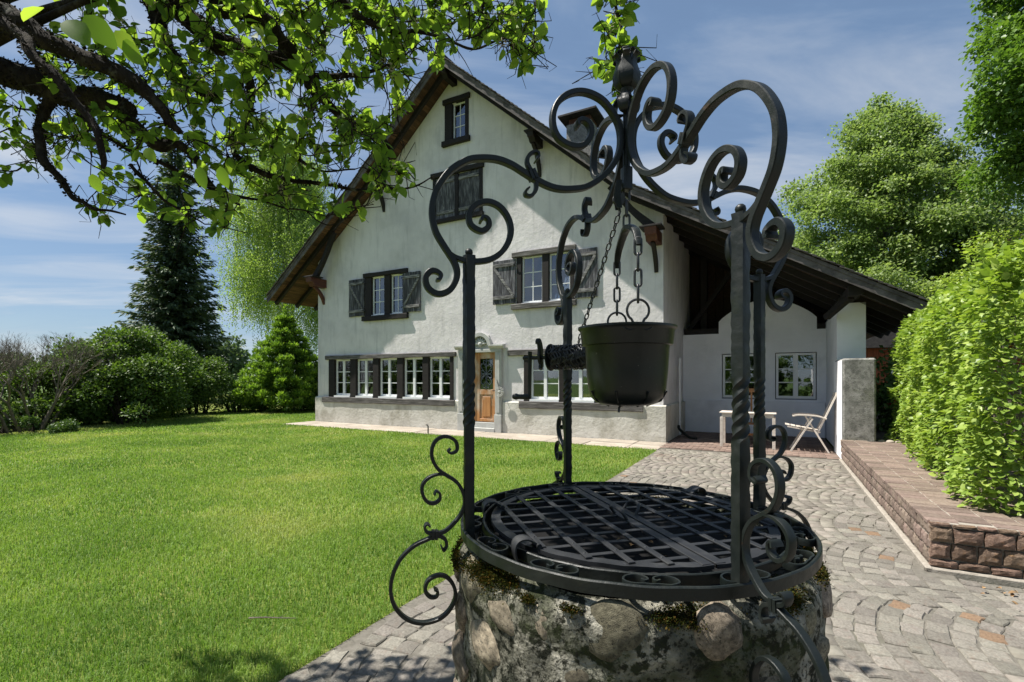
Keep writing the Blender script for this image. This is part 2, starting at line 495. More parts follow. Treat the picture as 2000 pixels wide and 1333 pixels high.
M['iron'] = mat('iron', [(0.3, (.006, .009, .008)), (0.6, (.011, .014, .0125)), (0.85, (.026, .029, .024))], scale=14, rough=.42, spec=.36, bump=.5, bscale=38, bdist=.004, rrange=(.34, .6),
                spots=[(6, .58, .72, (.04, .045, .025), .5), (26, .66, .72, (.07, .035, .018), .5)])
M['grate_iron'] = mat('grate_iron', [(0.3, (.012, .013, .0145)), (0.6, (.019, .020, .022)), (0.85, (.036, .037, .036))], scale=14, rough=.40, spec=.5, bump=.2, bscale=60, bdist=.002, rrange=(.4, .6))
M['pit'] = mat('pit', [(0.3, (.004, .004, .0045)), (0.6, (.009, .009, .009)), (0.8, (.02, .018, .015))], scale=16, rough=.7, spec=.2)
M['bucket'] = mat('bucket', [(0.3, (.006, .008, .008)), (0.7, (.011, .014, .014))], scale=8, rough=.36, spec=.4, bump=.08, bscale=60, bdist=.002,
                  spots=[(95, .68, .72, (.16, .16, .15), .8)])
M['chain'] = mat('chain', [(0.3, (.03, .031, .032)), (0.7, (.085, .085, .084))], scale=30, rough=.38, metallic=.55, spec=.5)
M['zinc'] = mat('zinc', [(0.3, (.12, .14, .17)), (0.7, (.20, .22, .26))], scale=5, rough=.5, metallic=.5)
M['stone'] = mat('boulder', [(0.28, (0.078, 0.0671, 0.0495)), (0.5, (0.202, 0.171, 0.123)), (0.75, (0.377, 0.323, 0.237))], scale=4, rough=.9, spec=.2, bump=.6, bscale=35, bdist=.010, rnd=.6, hue=.03,
                 spots=[(9, .54, .66, (.03, .03, .026), .85), (30, .62, .7, (.38, .36, .31), .5)])
M['mortar'] = mat('well_mortar', [(0.3, (0.0455, 0.0481, 0.0364)), (0.46, (0.169, 0.163, 0.13)), (0.68, (0.468, 0.442, 0.37))], scale=9, rough=.97, spec=.08, bump=1.0, bscale=40, bdist=.02,
                  spots=[(24, .51, .57, (.014, .016, .011), .95), (3.2, .48, .61, (.045, .055, .022), .8), (80, .53, .61, (.025, .025, .018), .85)])
M['moss'] = mat('moss', [(0.3, (.05, .042, .010)), (0.5, (.09, .10, .018)), (0.7, (.16, .10, .02))], scale=14, rough=1, spec=.05, bump=1, bscale=120, bdist=.01)
M['sett'] = mat('sett', [(0.28, (0.121, 0.111, 0.0935)), (0.5, (0.188, 0.173, 0.147)), (0.75, (0.254, 0.235, 0.202))], scale=9, rough=.88, spec=.25, bump=.45, bscale=45, bdist=.006, rnd=.22, hue=.015,
                spots=[(3, .55, .7, (.17, .125, .10), .5)])
M['sett_red'] = mat('sett_red', [(0.28, (0.124, 0.0825, 0.0562)), (0.5, (0.188, 0.124, 0.0788)), (0.75, (0.232, 0.165, 0.109))], scale=9, rough=.88, spec=.25, bump=.45, bscale=45, bdist=.006, rnd=.18)
M['sett_stuff'] = mat('sett_far', [(0.28, (0.133, 0.12, 0.101)), (0.5, (0.197, 0.179, 0.15)), (0.75, (0.26, 0.236, 0.202))], scale=9, rough=.88, spec=.25, bump=.45, bscale=45, bdist=.006, rnd=.22, hue=.02, attr='rnd',
                      spots=[(1.3, .55, .7, (.195, .135, .105), .6)])
M['joint'] = mat('joint_sand', [(0.3, (0.111, 0.103, 0.0859)), (0.7, (0.184, 0.17, 0.145))], scale=20, rough=.97, spec=.1, bump=.6, bscale=120, bdist=.004, spots=[(1.2, .56, .7, (0.111, 0.111, 0.0781), .5)])
M['block'] = mat('porphyry_block', [(0.28, (0.109, 0.0733, 0.053)), (0.5, (0.208, 0.142, 0.103)), (0.75, (0.317, 0.23, 0.171))], scale=7, rough=.9, spec=.2, bump=.9, bscale=22, bdist=.015, rnd=.3, hue=.012,
                 spots=[(4, .56, .7, (.30, .16, .07), .6)])
M['coping'] = mat('porphyry_paver', [(0.28, (0.134, 0.095, 0.0753)), (0.5, (0.192, 0.146, 0.119)), (0.75, (0.262, 0.206, 0.169))], scale=8, rough=.88, spec=.2, bump=.5, bscale=40, bdist=.006, rnd=.25, hue=.012)
M['coping_far'] = mat('porphyry_paver_far', [(0.28, (0.134, 0.095, 0.0753)), (0.5, (0.192, 0.146, 0.119)), (0.75, (0.262, 0.206, 0.169))], scale=8, rough=.88, spec=.2, bump=.5, bscale=40, bdist=.006, rnd=.25, hue=.012, attr='rnd')
M['wall_mortar'] = mat('wall_mortar', [(0.3, (.24, .215, .18)), (0.7, (.38, .345, .295))], scale=20, rough=.97, spec=.1, bump=.8, bscale=90, bdist=.006)
M['brickfloor'] = mat('brickfloor', [(0.3, (0.132, 0.0858, 0.068)), (0.6, (0.205, 0.148, 0.119)), (0.85, (0.264, 0.226, 0.196))], scale=5, rough=.9, bump=.4, bscale=50, bdist=.004, rnd=.3, attr='rnd')
M['slab'] = mat('slab', [(0.3, (0.27, 0.23, 0.185)), (0.7, (0.405, 0.355, 0.293))], scale=3, rough=.93, bump=.4, bscale=40, bdist=.006, rnd=.1, spots=[(2, .55, .7, (0.281, 0.248, 0.192), .6)])
M['soil'] = mat('soil', [(0.3, (.035, .026, .018)), (0.7, (.09, .07, .05))], scale=12, rough=.97, bump=.9, bscale=40, bdist=.03)
M['lawn'] = mat('lawn_ground', [(0.3, (0.11, 0.143, 0.033)), (0.55, (0.165, 0.198, 0.044)), (0.8, (0.264, 0.253, 0.088))], scale=1.6, rough=.95, spec=.1, bump=.6, bscale=90, bdist=.02)
M['field'] = mat('field', [(0.3, (.05, .09, .02)), (0.7, (.09, .13, .03))], scale=.3, rough=.95, spec=.1)
M['bark'] = mat('bark', [(0.3, (.010, .008, .006)), (0.55, (.030, .024, .018)), (0.8, (.085, .075, .055))], scale=16, stretch=(1, 1, .5), rough=.95, spec=.1, bump=1, bscale=30, bdist=.02,
                spots=[(11, .58, .68, (.14, .14, .11), .7), (6, .6, .72, (.06, .06, .015), .6)])
M['grey_bark'] = mat('grey_bark', [(0.3, (.08, .065, .05)), (0.7, (.22, .185, .15))], scale=9, rough=.95, bump=.5, bscale=25, bdist=.01)
M['birch_bark'] = mat('birch_bark', [(0.35, (.06, .055, .05)), (0.55, (.42, .41, .38)), (0.8, (.6, .59, .55))], scale=4, stretch=(1, 1, 3), rough=.8)
M['dark_inside'] = mat('dark_inside', [(0.3, (.03, .027, .025)), (0.7, (.05, .045, .04))], scale=2, rough=.9)
M['curtain'] = mat('curtain', [(0.3, (.62, .63, .66)), (0.7, (.75, .75, .77))], scale=3, rough=.9)
M['red_boards'] = mat('red_boards', [(0.3, (.20, .055, .022)), (0.7, (.32, .10, .04))], scale=5, stretch=(6, 6, .5), rough=.8)
M['red_tiles'] = mat('red_tiles', [(0.3, (.10, .04, .026)), (0.7, (.19, .085, .055))], scale=4, rough=.85, rnd=.3)
M['enamel'] = mat('enamel', [(0.3, (.72, .72, .70)), (0.7, (.8, .8, .78))], scale=3, rough=.3)
M['stamen'] = mat('stamen', [(0.3, (.40, .34, .22)), (0.7, (.62, .55, .40))], scale=20, rough=.8)
M['petal'] = mat('petal', [(0.3, (.55, .01, .035)), (0.7, (.75, .03, .07))], scale=20, rough=.6)
M['dry_leaf'] = mat('dry_leaf', [(0.3, (.20, .10, .04)), (0.7, (.42, .28, .14))], scale=20, rough=.8, rnd=.35)

M['apple_leaf'] = leafmat('apple_leaf', (0.0616, 0.118, 0.0287), (0.144, 0.241, 0.0462), (0.277, 0.38, 0.0821), trans=.56, rough=.55, spec=.15, tcol=(1.75, 1.75, .65))
M['hedge_leaf'] = leafmat('hornbeam_leaf', (0.112, 0.192, 0.0297), (0.224, 0.32, 0.0544), (0.404, 0.491, 0.119), trans=.34, rough=.42, tcol=(1.4, 1.5, .65))
M['tree_leaf'] = leafmat('tree_leaf', (0.11, 0.17, 0.055), (0.19, 0.26, 0.085), (0.3, 0.36, 0.14), trans=.45, tcol=(1.35, 1.45, .75))
M['lime_leaf'] = leafmat('lime_leaf', (0.12, 0.185, 0.06), (0.2, 0.275, 0.09), (0.31, 0.38, 0.145), trans=.44, tcol=(1.3, 1.4, .75))
M['maple_leaf'] = leafmat('maple_leaf', (0.0615, 0.123, 0.0246), (0.111, 0.201, 0.0369), (0.172, 0.271, 0.0615), trans=.36, tcol=(1.4, 1.5, .6))
M['birch_leaf'] = leafmat('birch_leaf', (0.146, 0.226, 0.0599), (0.226, 0.319, 0.0864), (0.346, 0.439, 0.146), trans=.45, tcol=(1.5, 1.6, .7))
M['needle'] = leafmat('spruce_needle', (0.045, 0.075, 0.045), (0.08, 0.12, 0.07), (0.15, 0.19, 0.11), trans=.15, rough=.6)
M['yew_leaf'] = leafmat('conifer_shoot', (0.0475, 0.104, 0.0171), (0.142, 0.247, 0.0333), (0.342, 0.475, 0.0808), trans=.26, rough=.5)
M['laurel_leaf'] = leafmat('laurel_leaf', (0.0388, 0.0775, 0.0155), (0.0736, 0.129, 0.0258), (0.138, 0.207, 0.0474), trans=.3, rough=.5, spec=.3)
M['dark_leaf'] = leafmat('dark_leaf', (0.036, 0.072, 0.0192), (0.066, 0.12, 0.03), (0.12, 0.186, 0.054), trans=.25, rough=.5, spec=.3)
M['copper_leaf'] = leafmat('copper_leaf', (.09, .07, .045), (.15, .11, .075), (.2, .16, .10), trans=.3)
M['far_leaf'] = leafmat('far_leaf', (.06, .10, .05), (.085, .13, .065), (.12, .16, .09), trans=.3)
M['grass'] = leafmat('grass_blade', (0.1, 0.19, 0.035), (0.205, 0.315, 0.064), (0.47, 0.46, 0.18), trans=.34, rough=.5, spec=.2, tcol=(1.3, 1.42, .7), patch=.5)

def glass_mat():
    m = bpy.data.materials.new('window_glass'); m.use_nodes = True
    nt = m.node_tree; nt.nodes.clear()
    out = N(nt, 'ShaderNodeOutputMaterial')
    tr = N(nt, 'ShaderNodeBsdfTransparent'); tr.inputs[0].default_value = (.72, .76, .76, 1)
    gl = N(nt, 'ShaderNodeBsdfGlossy'); gl.inputs['Roughness'].default_value = .01
    gl.inputs['Color'].default_value = (.92, .95, 1, 1)
    fr = N(nt, 'ShaderNodeFresnel'); fr.inputs['IOR'].default_value = 2.4
    tc = N(nt, 'ShaderNodeTexCoord'); no = N(nt, 'ShaderNodeTexNoise'); no.inputs['Scale'].default_value = 3
    bp = N(nt, 'ShaderNodeBump'); bp.inputs['Strength'].default_value = .006; bp.inputs['Distance'].default_value = .05
    nt.links.new(tc.outputs['Object'], no.inputs['Vector']); nt.links.new(no.outputs['Fac'], bp.inputs['Height']); nt.links.new(bp.outputs[0], gl.inputs['Normal'])
    mx = N(nt, 'ShaderNodeMixShader')
    nt.links.new(fr.outputs[0], mx.inputs['Fac']); nt.links.new(tr.outputs[0], mx.inputs[1]); nt.links.new(gl.outputs[0], mx.inputs[2])
    nt.links.new(mx.outputs[0], out.inputs['Surface'])
    return m
M['glass'] = glass_mat()

# ================================================================== GROUND, LAWN, PATH
LAWN_U = 0.13          # lawn / path border runs straight back along the house axis
STRIP_V = -1.27        # front edge of the stone strip along the house
def sheet(name, poly, z, m, parent=None, loc=(0, 0, 0), rz=0.0):
    me = bpy.data.meshes.new(name); me.from_pydata([(a, b, z) for a, b in poly], [], [tuple(range(len(poly)))])
    me.materials.append(m)
    return put(name, me, parent, loc=loc, rot=(0, 0, rz))
g = sheet('ground', [(-1500, -400), (1500, -400), (1500, 2200), (-1500, 2200)], -0.07, M['field']); tag(g, kind='structure')
HL = (HC.x, HC.y, 0)
lw = sheet('lawn', [(-45, -26), (LAWN_U, -26), (LAWN_U, STRIP_V), (-11.95, STRIP_V), (-11.95, 16), (-45, 16)], -0.012, M['lawn'], None, HL, -TH)
tag(lw, kind='structure')

# paved yard: joint bed plus arched rows of split porphyry setts
path = sheet('path', [(LAWN_U, -26), (16, -26), (16, -6.95), (3.5, -6.95), (3.5, STRIP_V + .35), (LAWN_U, STRIP_V + .35)], -0.0065, M['joint'], None, HL, -TH)
tag(path, kind='structure')
def sett_mesh(name, m, seed, h=0.04, ch=0.05, jit=.06, rough=0.007):
    r = random.Random(seed)
    base = [(-.5, -.5), (0, -.5), (.5, -.5), (.5, 0), (.5, .5), (0, .5), (-.5, .5), (-.5, 0)]
    o = [(x + r.uniform(-jit, jit), y + r.uniform(-jit, jit)) for x, y in base]
    mb = MB()
    V = [(x, y, -h) for x, y in o] + [(x, y, -.006 + r.uniform(-.002, .002)) for x, y in o] + [(x * (1 - 2 * ch), y * (1 - 2 * ch), r.uniform(-rough / 2, rough / 2)) for x, y in o] + [(0, 0, r.uniform(0, rough))]
    F = []
    for k in range(8):
        j = (k + 1) % 8
        F += [(k, j, 8 + j, 8 + k), (8 + k, 8 + j, 16 + j, 16 + k), (16 + k, 16 + j, 24)]
    mb.add(V, F)
    return mb.mesh(name, m)
SETTS = [sett_mesh('sett', M['sett'], 100 + i) for i in range(10)] + [sett_mesh('sett_reddish', M['sett_red'], 200 + i) for i in range(3)]
def in_well(u, v):
    p = hw(u, v); return (p.x - WELL.x) ** 2 + (p.y - WELL.y) ** 2 < .60 ** 2
setts = []
BAND = 1.22; RC = 1.25; STEP = .118
for k in range(-1, 16):
    vk = STRIP_V - .2 - BAND * (k + .5)
    for i in range(-8, 100):
        u0 = LAWN_U + STEP * i + (k % 2) * .05
        amax = math.asin(BAND / 2 / RC)
        n = R.choice([9, 10, 10, 11])
        for j in range(n):
            a = -amax + (j + .5) * 2 * amax / n
            u = u0 + RC * (1 - math.cos(a)) + R.uniform(-.010, .010); v = vk + RC * math.sin(a) + R.uniform(-.010, .010)
            lu = STEP * math.cos(a) - R.uniform(.003, .011); lv = 2 * amax * RC / n - R.uniform(.004, .012)
            if u < LAWN_U + .05 or u > 9 or v > STRIP_V + .2: continue
            if v > -6.93 and u > 3.31: continue
            if in_well(u, v): continue
            p = hw(u, v)
            if p.y < .9: continue
            setts.append((u, v, -a, lu, lv, p))
def pix(p):
    y = max(p.y, .05); return 1000 + 944 * p.x / y, 740 - 944 * (p.z - 1.5) / y
def sett_rank(s):
    x, y = pix(s[5])
    hid = (x < 0 or x > 2000 or y > 1345 or (885 < x < 1625 and y > 945))
    return (hid, s[5].length)
setts.sort(key=sett_rank)
for s_ in setts[:300]:
    me = SETTS[R.randrange(10)] if R.random() > .02 else SETTS[10 + R.randrange(3)]
    put('sett', me, path, loc=(s_[0], s_[1], R.uniform(-.003, .005)), rot=(R.uniform(-.015, .015), R.uniform(-.015, .015), s_[2] + R.choice([0, PI])), scale=(s_[3], s_[4], 1))
def join_pieces(name, meshes, recs, m, parent):
    """recs: (mesh index, x, y, z, rz, sx, sy, sz) -> one mesh with a random value per piece"""
    Vs = []; Fs3 = []; Fs4 = []; rn = []; o = 0
    geo = []
    for me in meshes:
        co = np.zeros(len(me.vertices) * 3); me.vertices.foreach_get('co', co)
        geo.append((co.reshape(-1, 3), np.array([p.vertices[:] for p in me.polygons if len(p.vertices) == 3]).reshape(-1, 3), np.array([p.vertices[:] for p in me.polygons if len(p.vertices) == 4]).reshape(-1, 4)))
    for (i, x, y, z, rz, sx, sy, sz) in recs:
        co, f3, f4 = geo[i]
        q = co * (sx, sy, sz); c, s_ = math.cos(rz), math.sin(rz)
        Vs.append(np.stack([q[:, 0] * c - q[:, 1] * s_ + x, q[:, 0] * s_ + q[:, 1] * c + y, q[:, 2] + z], 1))
        Fs3.append(f3 + o); Fs4.append(f4 + o); o += len(co); rn.append(np.full(len(co), R.random()))
    F = [f for f in (np.concatenate(Fs3), np.concatenate(Fs4)) if len(f)]
    me = npmesh(name, np.concatenate(Vs), F, m, np.concatenate(rn))
    ob = put(name, me, parent); ob['kind'] = 'stuff'
    return ob
join_pieces('distant_setts', SETTS[:10], [(R.randrange(10), s_[0], s_[1], R.uniform(-.003, .005), s_[2], s_[3], s_[4], 1) for s_ in setts[300:]], M['sett_stuff'], path)

# pale stone strip along the foot of the house, one slab after another
strip = sheet('house_strip', [(-11.95, STRIP_V), (LAWN_U, STRIP_V), (LAWN_U, .1), (-11.95, .1)], -0.03, M['joint'], None, HL, -TH)
tag(strip, kind='structure')
uu = -11.95
while uu < LAWN_U - .2:
    w = R.uniform(.8, 1.3); w = min(w, LAWN_U - uu)
    for (v0, v1) in ((STRIP_V, STRIP_V + .66), (STRIP_V + .67, -.07)):
        MB().box(uu + .006, uu + w - .006, v0 + .004, v1 - .004, -.05, .008 + R.uniform(-.004, .008), ch=.006).build('slab', M['slab'], strip)
    uu += w

# grass blades of the mown lawn: longer and finer near by, coarser far off
def on_lawn(X, Y):
    dx, dy = X - HC.x, Y - HC.y
    u = dx * HU.x + dy * HU.y; v = dx * HN.x + dy * HN.y
    return (u < LAWN_U - .0) & ((v < STRIP_V + .03) | (u < -12.0)) & (X > -13.6 - .0 * Y) & (u > -30)
def grass_zone(d0, d1, dens, wid, ln):
    area_x0, area_x1 = -1.25 * d1 - 1.0, 0.45 * d1 + .5
    n = int((area_x1 - area_x0) * (d1 - d0) * dens)
    X = rng.uniform(area_x0, area_x1, n); Y = rng.uniform(d0, d1, n)
    ok = on_lawn(X, Y) & (X > -1.2 * Y - 1.0)
    X, Y = X[ok], Y[ok]; n = len(X)
    patch = np.sin(X * 1.7 + np.sin(Y * 1.3) * 1.5) * np.sin(Y * 1.9 + np.cos(X * .9) * 1.4)
    L = ln * rng.uniform(.55, 1.25, n) * (1 + .22 * patch); W = wid * rng.uniform(.7, 1.3, n)
    a = rng.uniform(0, 2 * PI, n); b = a + rng.normal(0, .5, n)
    lean = np.abs(rng.normal(.6, .45, n))
    sx, sy = np.cos(a) * W / 2, np.sin(a) * W / 2
    dx, dy = -np.sin(b) * lean, np.cos(b) * lean
    z0 = np.full(n, -.012)
    P = np.zeros((n, 5, 3))
    P[:, 0] = np.stack([X - sx, Y - sy, z0], 1); P[:, 1] = np.stack([X + sx, Y + sy, z0], 1)
    mx, my, mz = X + dx * L * .4, Y + dy * L * .4, L * .62
    P[:, 2] = np.stack([mx - sx * .8, my - sy * .8, mz], 1); P[:, 3] = np.stack([mx + sx * .8, my + sy * .8, mz], 1)
    P[:, 4] = np.stack([X + dx * L, Y + dy * L, L * np.clip(1.05 - lean * .35, .3, 1)], 1)
    o = (np.arange(n) * 5)[:, None]
    q = np.array([[0, 1, 3, 2]]) + o; t = np.array([[2, 3, 4]]) + o
    return P.reshape(-1, 3), q, t, np.repeat(np.clip(rng.normal(.45, .24, n) + .10 * patch, 0, 1), 5)
GV, GQ, GT, GR = [], [], [], []; off = 0
for z in ((1.2, 3.2, 12000, .0033, .036), (3.2, 5.2, 7000, .0045, .035), (5.2, 8, 3000, .0065, .034), (8, 13, 1300, .010, .034), (13, 23, 480, .018, .036)):
    P, q, t, r_ = grass_zone(*z)
    GV.append(P); GQ.append(q + off); GT.append(t + off); GR.append(r_); off += len(P)
gr = put('grass', npmesh('grass', np.concatenate(GV), [np.concatenate(GQ), np.concatenate(GT)], M['grass'], np.concatenate(GR)))
tag(gr, 'short green mown grass of the garden lawn', 'grass', kind='stuff')
# ================================================================== HOUSE
house = empty('house', HL, -TH)
tag(house, 'white plastered gable house with dark timber windows and steep tiled roof', 'house')
RP = [(-13.53, 4.44), (-9.3, 7.69), (-5.96, 10.60), (-0.6, 5.95), (4.75, 2.82)]    # roof line at the verge, top of the tiles
def roofz(u):
    return float(np.interp(u, [p[0] for p in RP], [p[1] for p in RP]))
V_FRONT, V_BACK = -.75, 10.6
UL, UR = -11.8, 0.0

def wall_holes(mb, u0, u1, topf, holes, v, depth, breaks=(), z0=0.0):
    """vertical wall in the plane v with rectangular holes (ua, ub, za, zb) and reveals 'depth' deep"""
    us = sorted(set([u0, u1] + list(breaks) + [h[0] for h in holes] + [h[1] for h in holes]))
    for a, b in zip(us[:-1], us[1:]):
        mid = (a + b) / 2
        hs = sorted([h for h in holes if h[0] < mid < h[1]], key=lambda h: h[2])
        z = z0
        for h in hs:
            mb.add([(a, v, z), (b, v, z), (b, v, h[2]), (a, v, h[2])], [(0, 1, 2, 3)])
            z = h[3]
        mb.add([(a, v, z), (b, v, z), (b, v, topf(b)), (a, v, topf(a))], [(0, 1, 2, 3)])
    for (a, b, c, d) in holes:
        w = v + depth
        mb.add([(a, v, c), (b, v, c), (b, v, d), (a, v, d), (a, w, c), (b, w, c), (b, w, d), (a, w, d)],
               [(0, 4, 5, 1), (1, 5, 6, 2), (2, 6, 7, 3), (3, 7, 4, 0)])

soff = lambda u: roofz(u) - .20
holes = [(-6.31, -5.47, 8.52, 9.60), (-6.75, -4.99, 6.25, 7.50), (-9.54, -7.72, 3.54, 4.80), (-3.89, -2.22, 3.53, 4.80),
         (-11.24, -6.0, .88, 2.15), (-3.67, -.65, .90, 2.13), (-5.57, -4.53, .12, 2.24)]
mb = MB()
wall_holes(mb, UL, UR, soff, holes, 0.0, .34, breaks=[-9.3, -5.96, -.6])
# side and rear walls
mb.add([(UL, 0, 0), (UL, 10, 0), (UL, 10, soff(UL)), (UL, 0, soff(UL))], [(0, 1, 2, 3)])
mb.add([(UR, 0, 0), (UR, 10, 0), (UR, 10, soff(UR)), (UR, 0, soff(UR))], [(0, 1, 2, 3)])
pts = [(UL, 10, 0), (UR, 10, 0)] + [(u, 10, soff(u)) for u in (UR, -.6, -5.96, -9.3, UL)]
mb.add(pts, [tuple(range(len(pts)))])
mb.build('wall', M['plaster'], house)
# rooms behind the windows
mb = MB()
for (z0, z1) in ((.05, 2.75), (2.85, 5.35)):
    mb.add([(UL + .36, .36, z0), (UR - .36, .36, z0), (UR - .36, 4.5, z0), (UL + .36, 4.5, z0), (UL + .36, .36, z1), (UR - .36, .36, z1), (UR - .36, 4.5, z1), (UL + .36, 4.5, z1)],
           [(0, 1, 2, 3), (4, 5, 6, 7), (2, 3, 7, 6), (0, 3, 7, 4), (1, 2, 6, 5)])
for (a, b) in ((UL + .36, -7.5), (-7.4, -4.5), (-4.4, UR - .36)):
    mb.add([(a, 4.4, 5.5), (b, 4.4, 5.5), (b, 4.4, 7.2), (a, 4.4, 7.2)], [(0, 1, 2, 3)])
mb.build('room', M['dark_inside'], house)
# plinth, a little proud, with the gap of the door
for (a, b) in ((UL - .07, -5.79), (-4.31, UR + .07)):
    m2 = MB(); nseg = int((b - a) / .35)
    for i in range(nseg):
        x0 = a + (b - a) * i / nseg; x1 = a + (b - a) * (i + 1) / nseg
        f = lambda x: -.065 + .008 * mnoise.noise((x * 1.1, 3.1, 0))
        t = lambda x: .875 + .01 * mnoise.noise((x * 2.1, 7.1, 0))
        m2.add([(x0, f(x0), 0), (x1, f(x1), 0), (x1, f(x1), t(x1) - .03), (x0, f(x0), t(x0) - .03), (x1, -.002, t(x1)), (x0, -.002, t(x0))], [(0, 1, 2, 3), (3, 2, 4, 5)])
    for e in (a, b):
        m2.add([(e, -.065, 0), (e, 0, 0), (e, -.002, .875), (e, -.065, .845)], [(0, 1, 2, 3)])
    if b > 0: m2.add([(b, -.065, 0), (b, 2.7, 0), (b, 2.7, .85), (b, -.065, .845)], [(0, 1, 2, 3)]); m2.add([(b, -.065, .845), (b, 2.7, .85), (0.002, 2.7, .875), (0.002, 0, .875)], [(0, 1, 2, 3)])
    if a < -10: m2.add([(a, -.065, 0), (a, 9, 0), (a, 9, .85), (a, -.065, .845)], [(0, 1, 2, 3)]); m2.add([(a, -.065, .845), (a, 9, .85), (UL - .002, 9, .875), (UL - .002, 0, .875)], [(0, 1, 2, 3)])
    m2.build('plinth', M['plinth'], house)

PANE = MB().box(-.5, .5, -.003, .003, -.5, .5).mesh('pane', M['glass'])
def sash(u0, u1, z0, z1, v, cols, rows, rail=.05, bar=.022, mid=0.0, parent=None, m='white_paint', name='window'):
    """one glazed light: frame with glazing bars, every pane a piece of its own"""
    mb = MB(); d0, d1 = v, v + .055
    mb.box(u0, u1, d0, d1, z0, z0 + rail * 1.2); mb.box(u0, u1, d0, d1, z1 - rail, z1)
    mb.box(u0, u0 + rail, d0, d1, z0 + rail * 1.2, z1 - rail); mb.box(u1 - rail, u1, d0, d1, z0 + rail * 1.2, z1 - rail)
    xs = [u0 + rail, u1 - rail]
    iu0, iu1, iz0, iz1 = u0 + rail, u1 - rail, z0 + rail * 1.2, z1 - rail
    vb = []
    for c in range(1, cols):
        x = iu0 + (iu1 - iu0) * c / cols; w = mid if (mid and c == cols // 2) else bar
        vb.append((x - w / 2, x + w / 2, w > bar))
        mb.box(x - w / 2, x + w / 2, d0 + (.0 if w > bar else .012) - (.012 if w > bar else 0), d1 - .012, iz0, iz1)
    xe = [iu0] + [q for b in vb for q in b[:2]] + [iu1]
    xe = [(xe[2 * i], xe[2 * i + 1]) for i in range(cols)]
    ze = []
    for r_ in range(rows):
        za = iz0 + (iz1 - iz0) * r_ / rows + (bar / 2 if r_ else 0); zb = iz0 + (iz1 - iz0) * (r_ + 1) / rows - (bar / 2 if r_ < rows - 1 else 0)
        ze.append((za, zb))
        if r_:
            for (a, b) in xe: mb.box(a, b, d0 + .014, d1 - .014, za - bar, za)
    o = mb.build(name, M[m], parent)
    for (a, b) in xe:
        for (za, zb) in ze:
            put('pane', PANE, o, loc=((a + b) / 2, v + .03, (za + zb) / 2), rot=(R.uniform(-.006, .006), 0, R.uniform(-.006, .006)), scale=(b - a, 1, zb - za))
    return o
def rough_beam(mb, u0, u1, v0, v1, z0, z1, wob=.012, seed=0):
    """a hewn beam with slightly uneven faces"""
    n = max(2, int((u1 - u0) / .25)); vs = []; fs = []
    for i in range(n + 1):
        u = u0 + (u1 - u0) * i / n
        j = lambda k: wob * mnoise.noise((u * 2.3 + seed * 9.1, k * 3.7, seed))
        c = .012
        vs += [(u, v0 + j(1) + c, z0 + j(2)), (u, v0 + j(1), z0 + j(2) + c), (u, v0 + j(3), z1 + j(4) - c), (u, v0 + j(3) + c, z1 + j(4)), (u, v1, z1 + j(4)), (u, v1, z0 + j(2))]
    for i in range(n):
        for k in range(6):
            fs.append((i * 6 + k, i * 6 + (k + 1) % 6, (i + 1) * 6 + (k + 1) % 6, (i + 1) * 6 + k))
    fs += [(5, 4, 3, 2, 1, 0), tuple(n * 6 + k for k in range(6))]
    mb.add(vs, fs)
def surround(lint, sill, posts, zl, zs, m='dark_timber', ms=None, ml=None):
    """timber surround: lintel with posts and sill as pieces.  lint/sill = (u0,u1,z0,z1)"""
    mb = MB(); rough_beam(mb, lint[0], lint[1], -.075, .10, lint[2], lint[3], seed=lint[0])
    o = mb.build('window_surround', M[ml or m], house, smooth=30)
    mb = MB(); rough_beam(mb, sill[0], sill[1], -.10, .12, sill[2], sill[3], seed=sill[0] + 5)
    mb.build('sill', M[ms or m], o, smooth=30)
    for (a, b) in posts:
        MB().box(a, b, -.035, .14, zs, zl, ch=.008).build('post', M[m], o)
    return o
# --- attic light
surround((-6.36, -5.42, 9.60, 9.75), (-6.38, -5.41, 8.36, 8.515), [(-6.31, -6.045), (-5.585, -5.47)], 9.60, 8.515)
sash(-6.043, -5.587, 8.55, 9.60, .06, 2, 3, rail=.035, bar=.02, parent=house)
MB().box(-6.043, -5.587, -.02, .05, 8.515, 8.548).build('window_ledge', M['white_paint'], house)
# --- shuttered pair
def shutter(u0, u1, z0, z1, v, diag, parent=house, flip=False):
    t = .035
    o = bpy.data.objects.new('shutter', None); o.empty_display_size = .1; COL.objects.link(o); o.parent = parent
    for z in (z0 + .13, z1 - .19): MB().box(u0 + .015, u1 - .015, v - .022, v, z, z + .09, ch=.004).build('batten', M['shutter_pale'], o)
    if diag:
        a, b = ((u0 + .05, z1 - .20), (u1 - .07, z0 + .23)) if diag > 0 else ((u1 - .05, z1 - .20), (u0 + .07, z0 + .23))
        MB().bar((a[0], v - .0105, a[1]), (b[0], v - .0105, b[1]), .021, .07, up=(0, 0, 1)).build('brace', M['shutter_pale'], o)
    n = 4; w = (u1 - u0) / n
    for i in range(n):
        MB().box(u0 + w * i + .002, u0 + w * (i + 1) - .002, v + .0015, v + t, z0 + R.uniform(-.006, .006), z1 + R.uniform(-.006, .006), ch=.003).build('plank', M['shutter'], o)
    for z in (z0 + .17, z1 - .15):
        MB().box((u1 - .05) if flip else (u0 - .04), (u1 + .05) if flip else (u0 + .05), v - .034, v - .023, z - .012, z + .012).build('hinge', M['iron'], o)
    return o
surround((-6.80, -4.94, 7.50, 7.645), (-6.68, -4.95, 6.12, 6.245), [(-6.75, -6.655), (-5.945, -5.825), (-5.095, -4.99)], 7.50, 6.245)
shutter(-6.65, -5.95, 6.26, 7.49, -.012, 0); shutter(-5.82, -5.10, 6.26, 7.49, -.012, 0, flip=True)
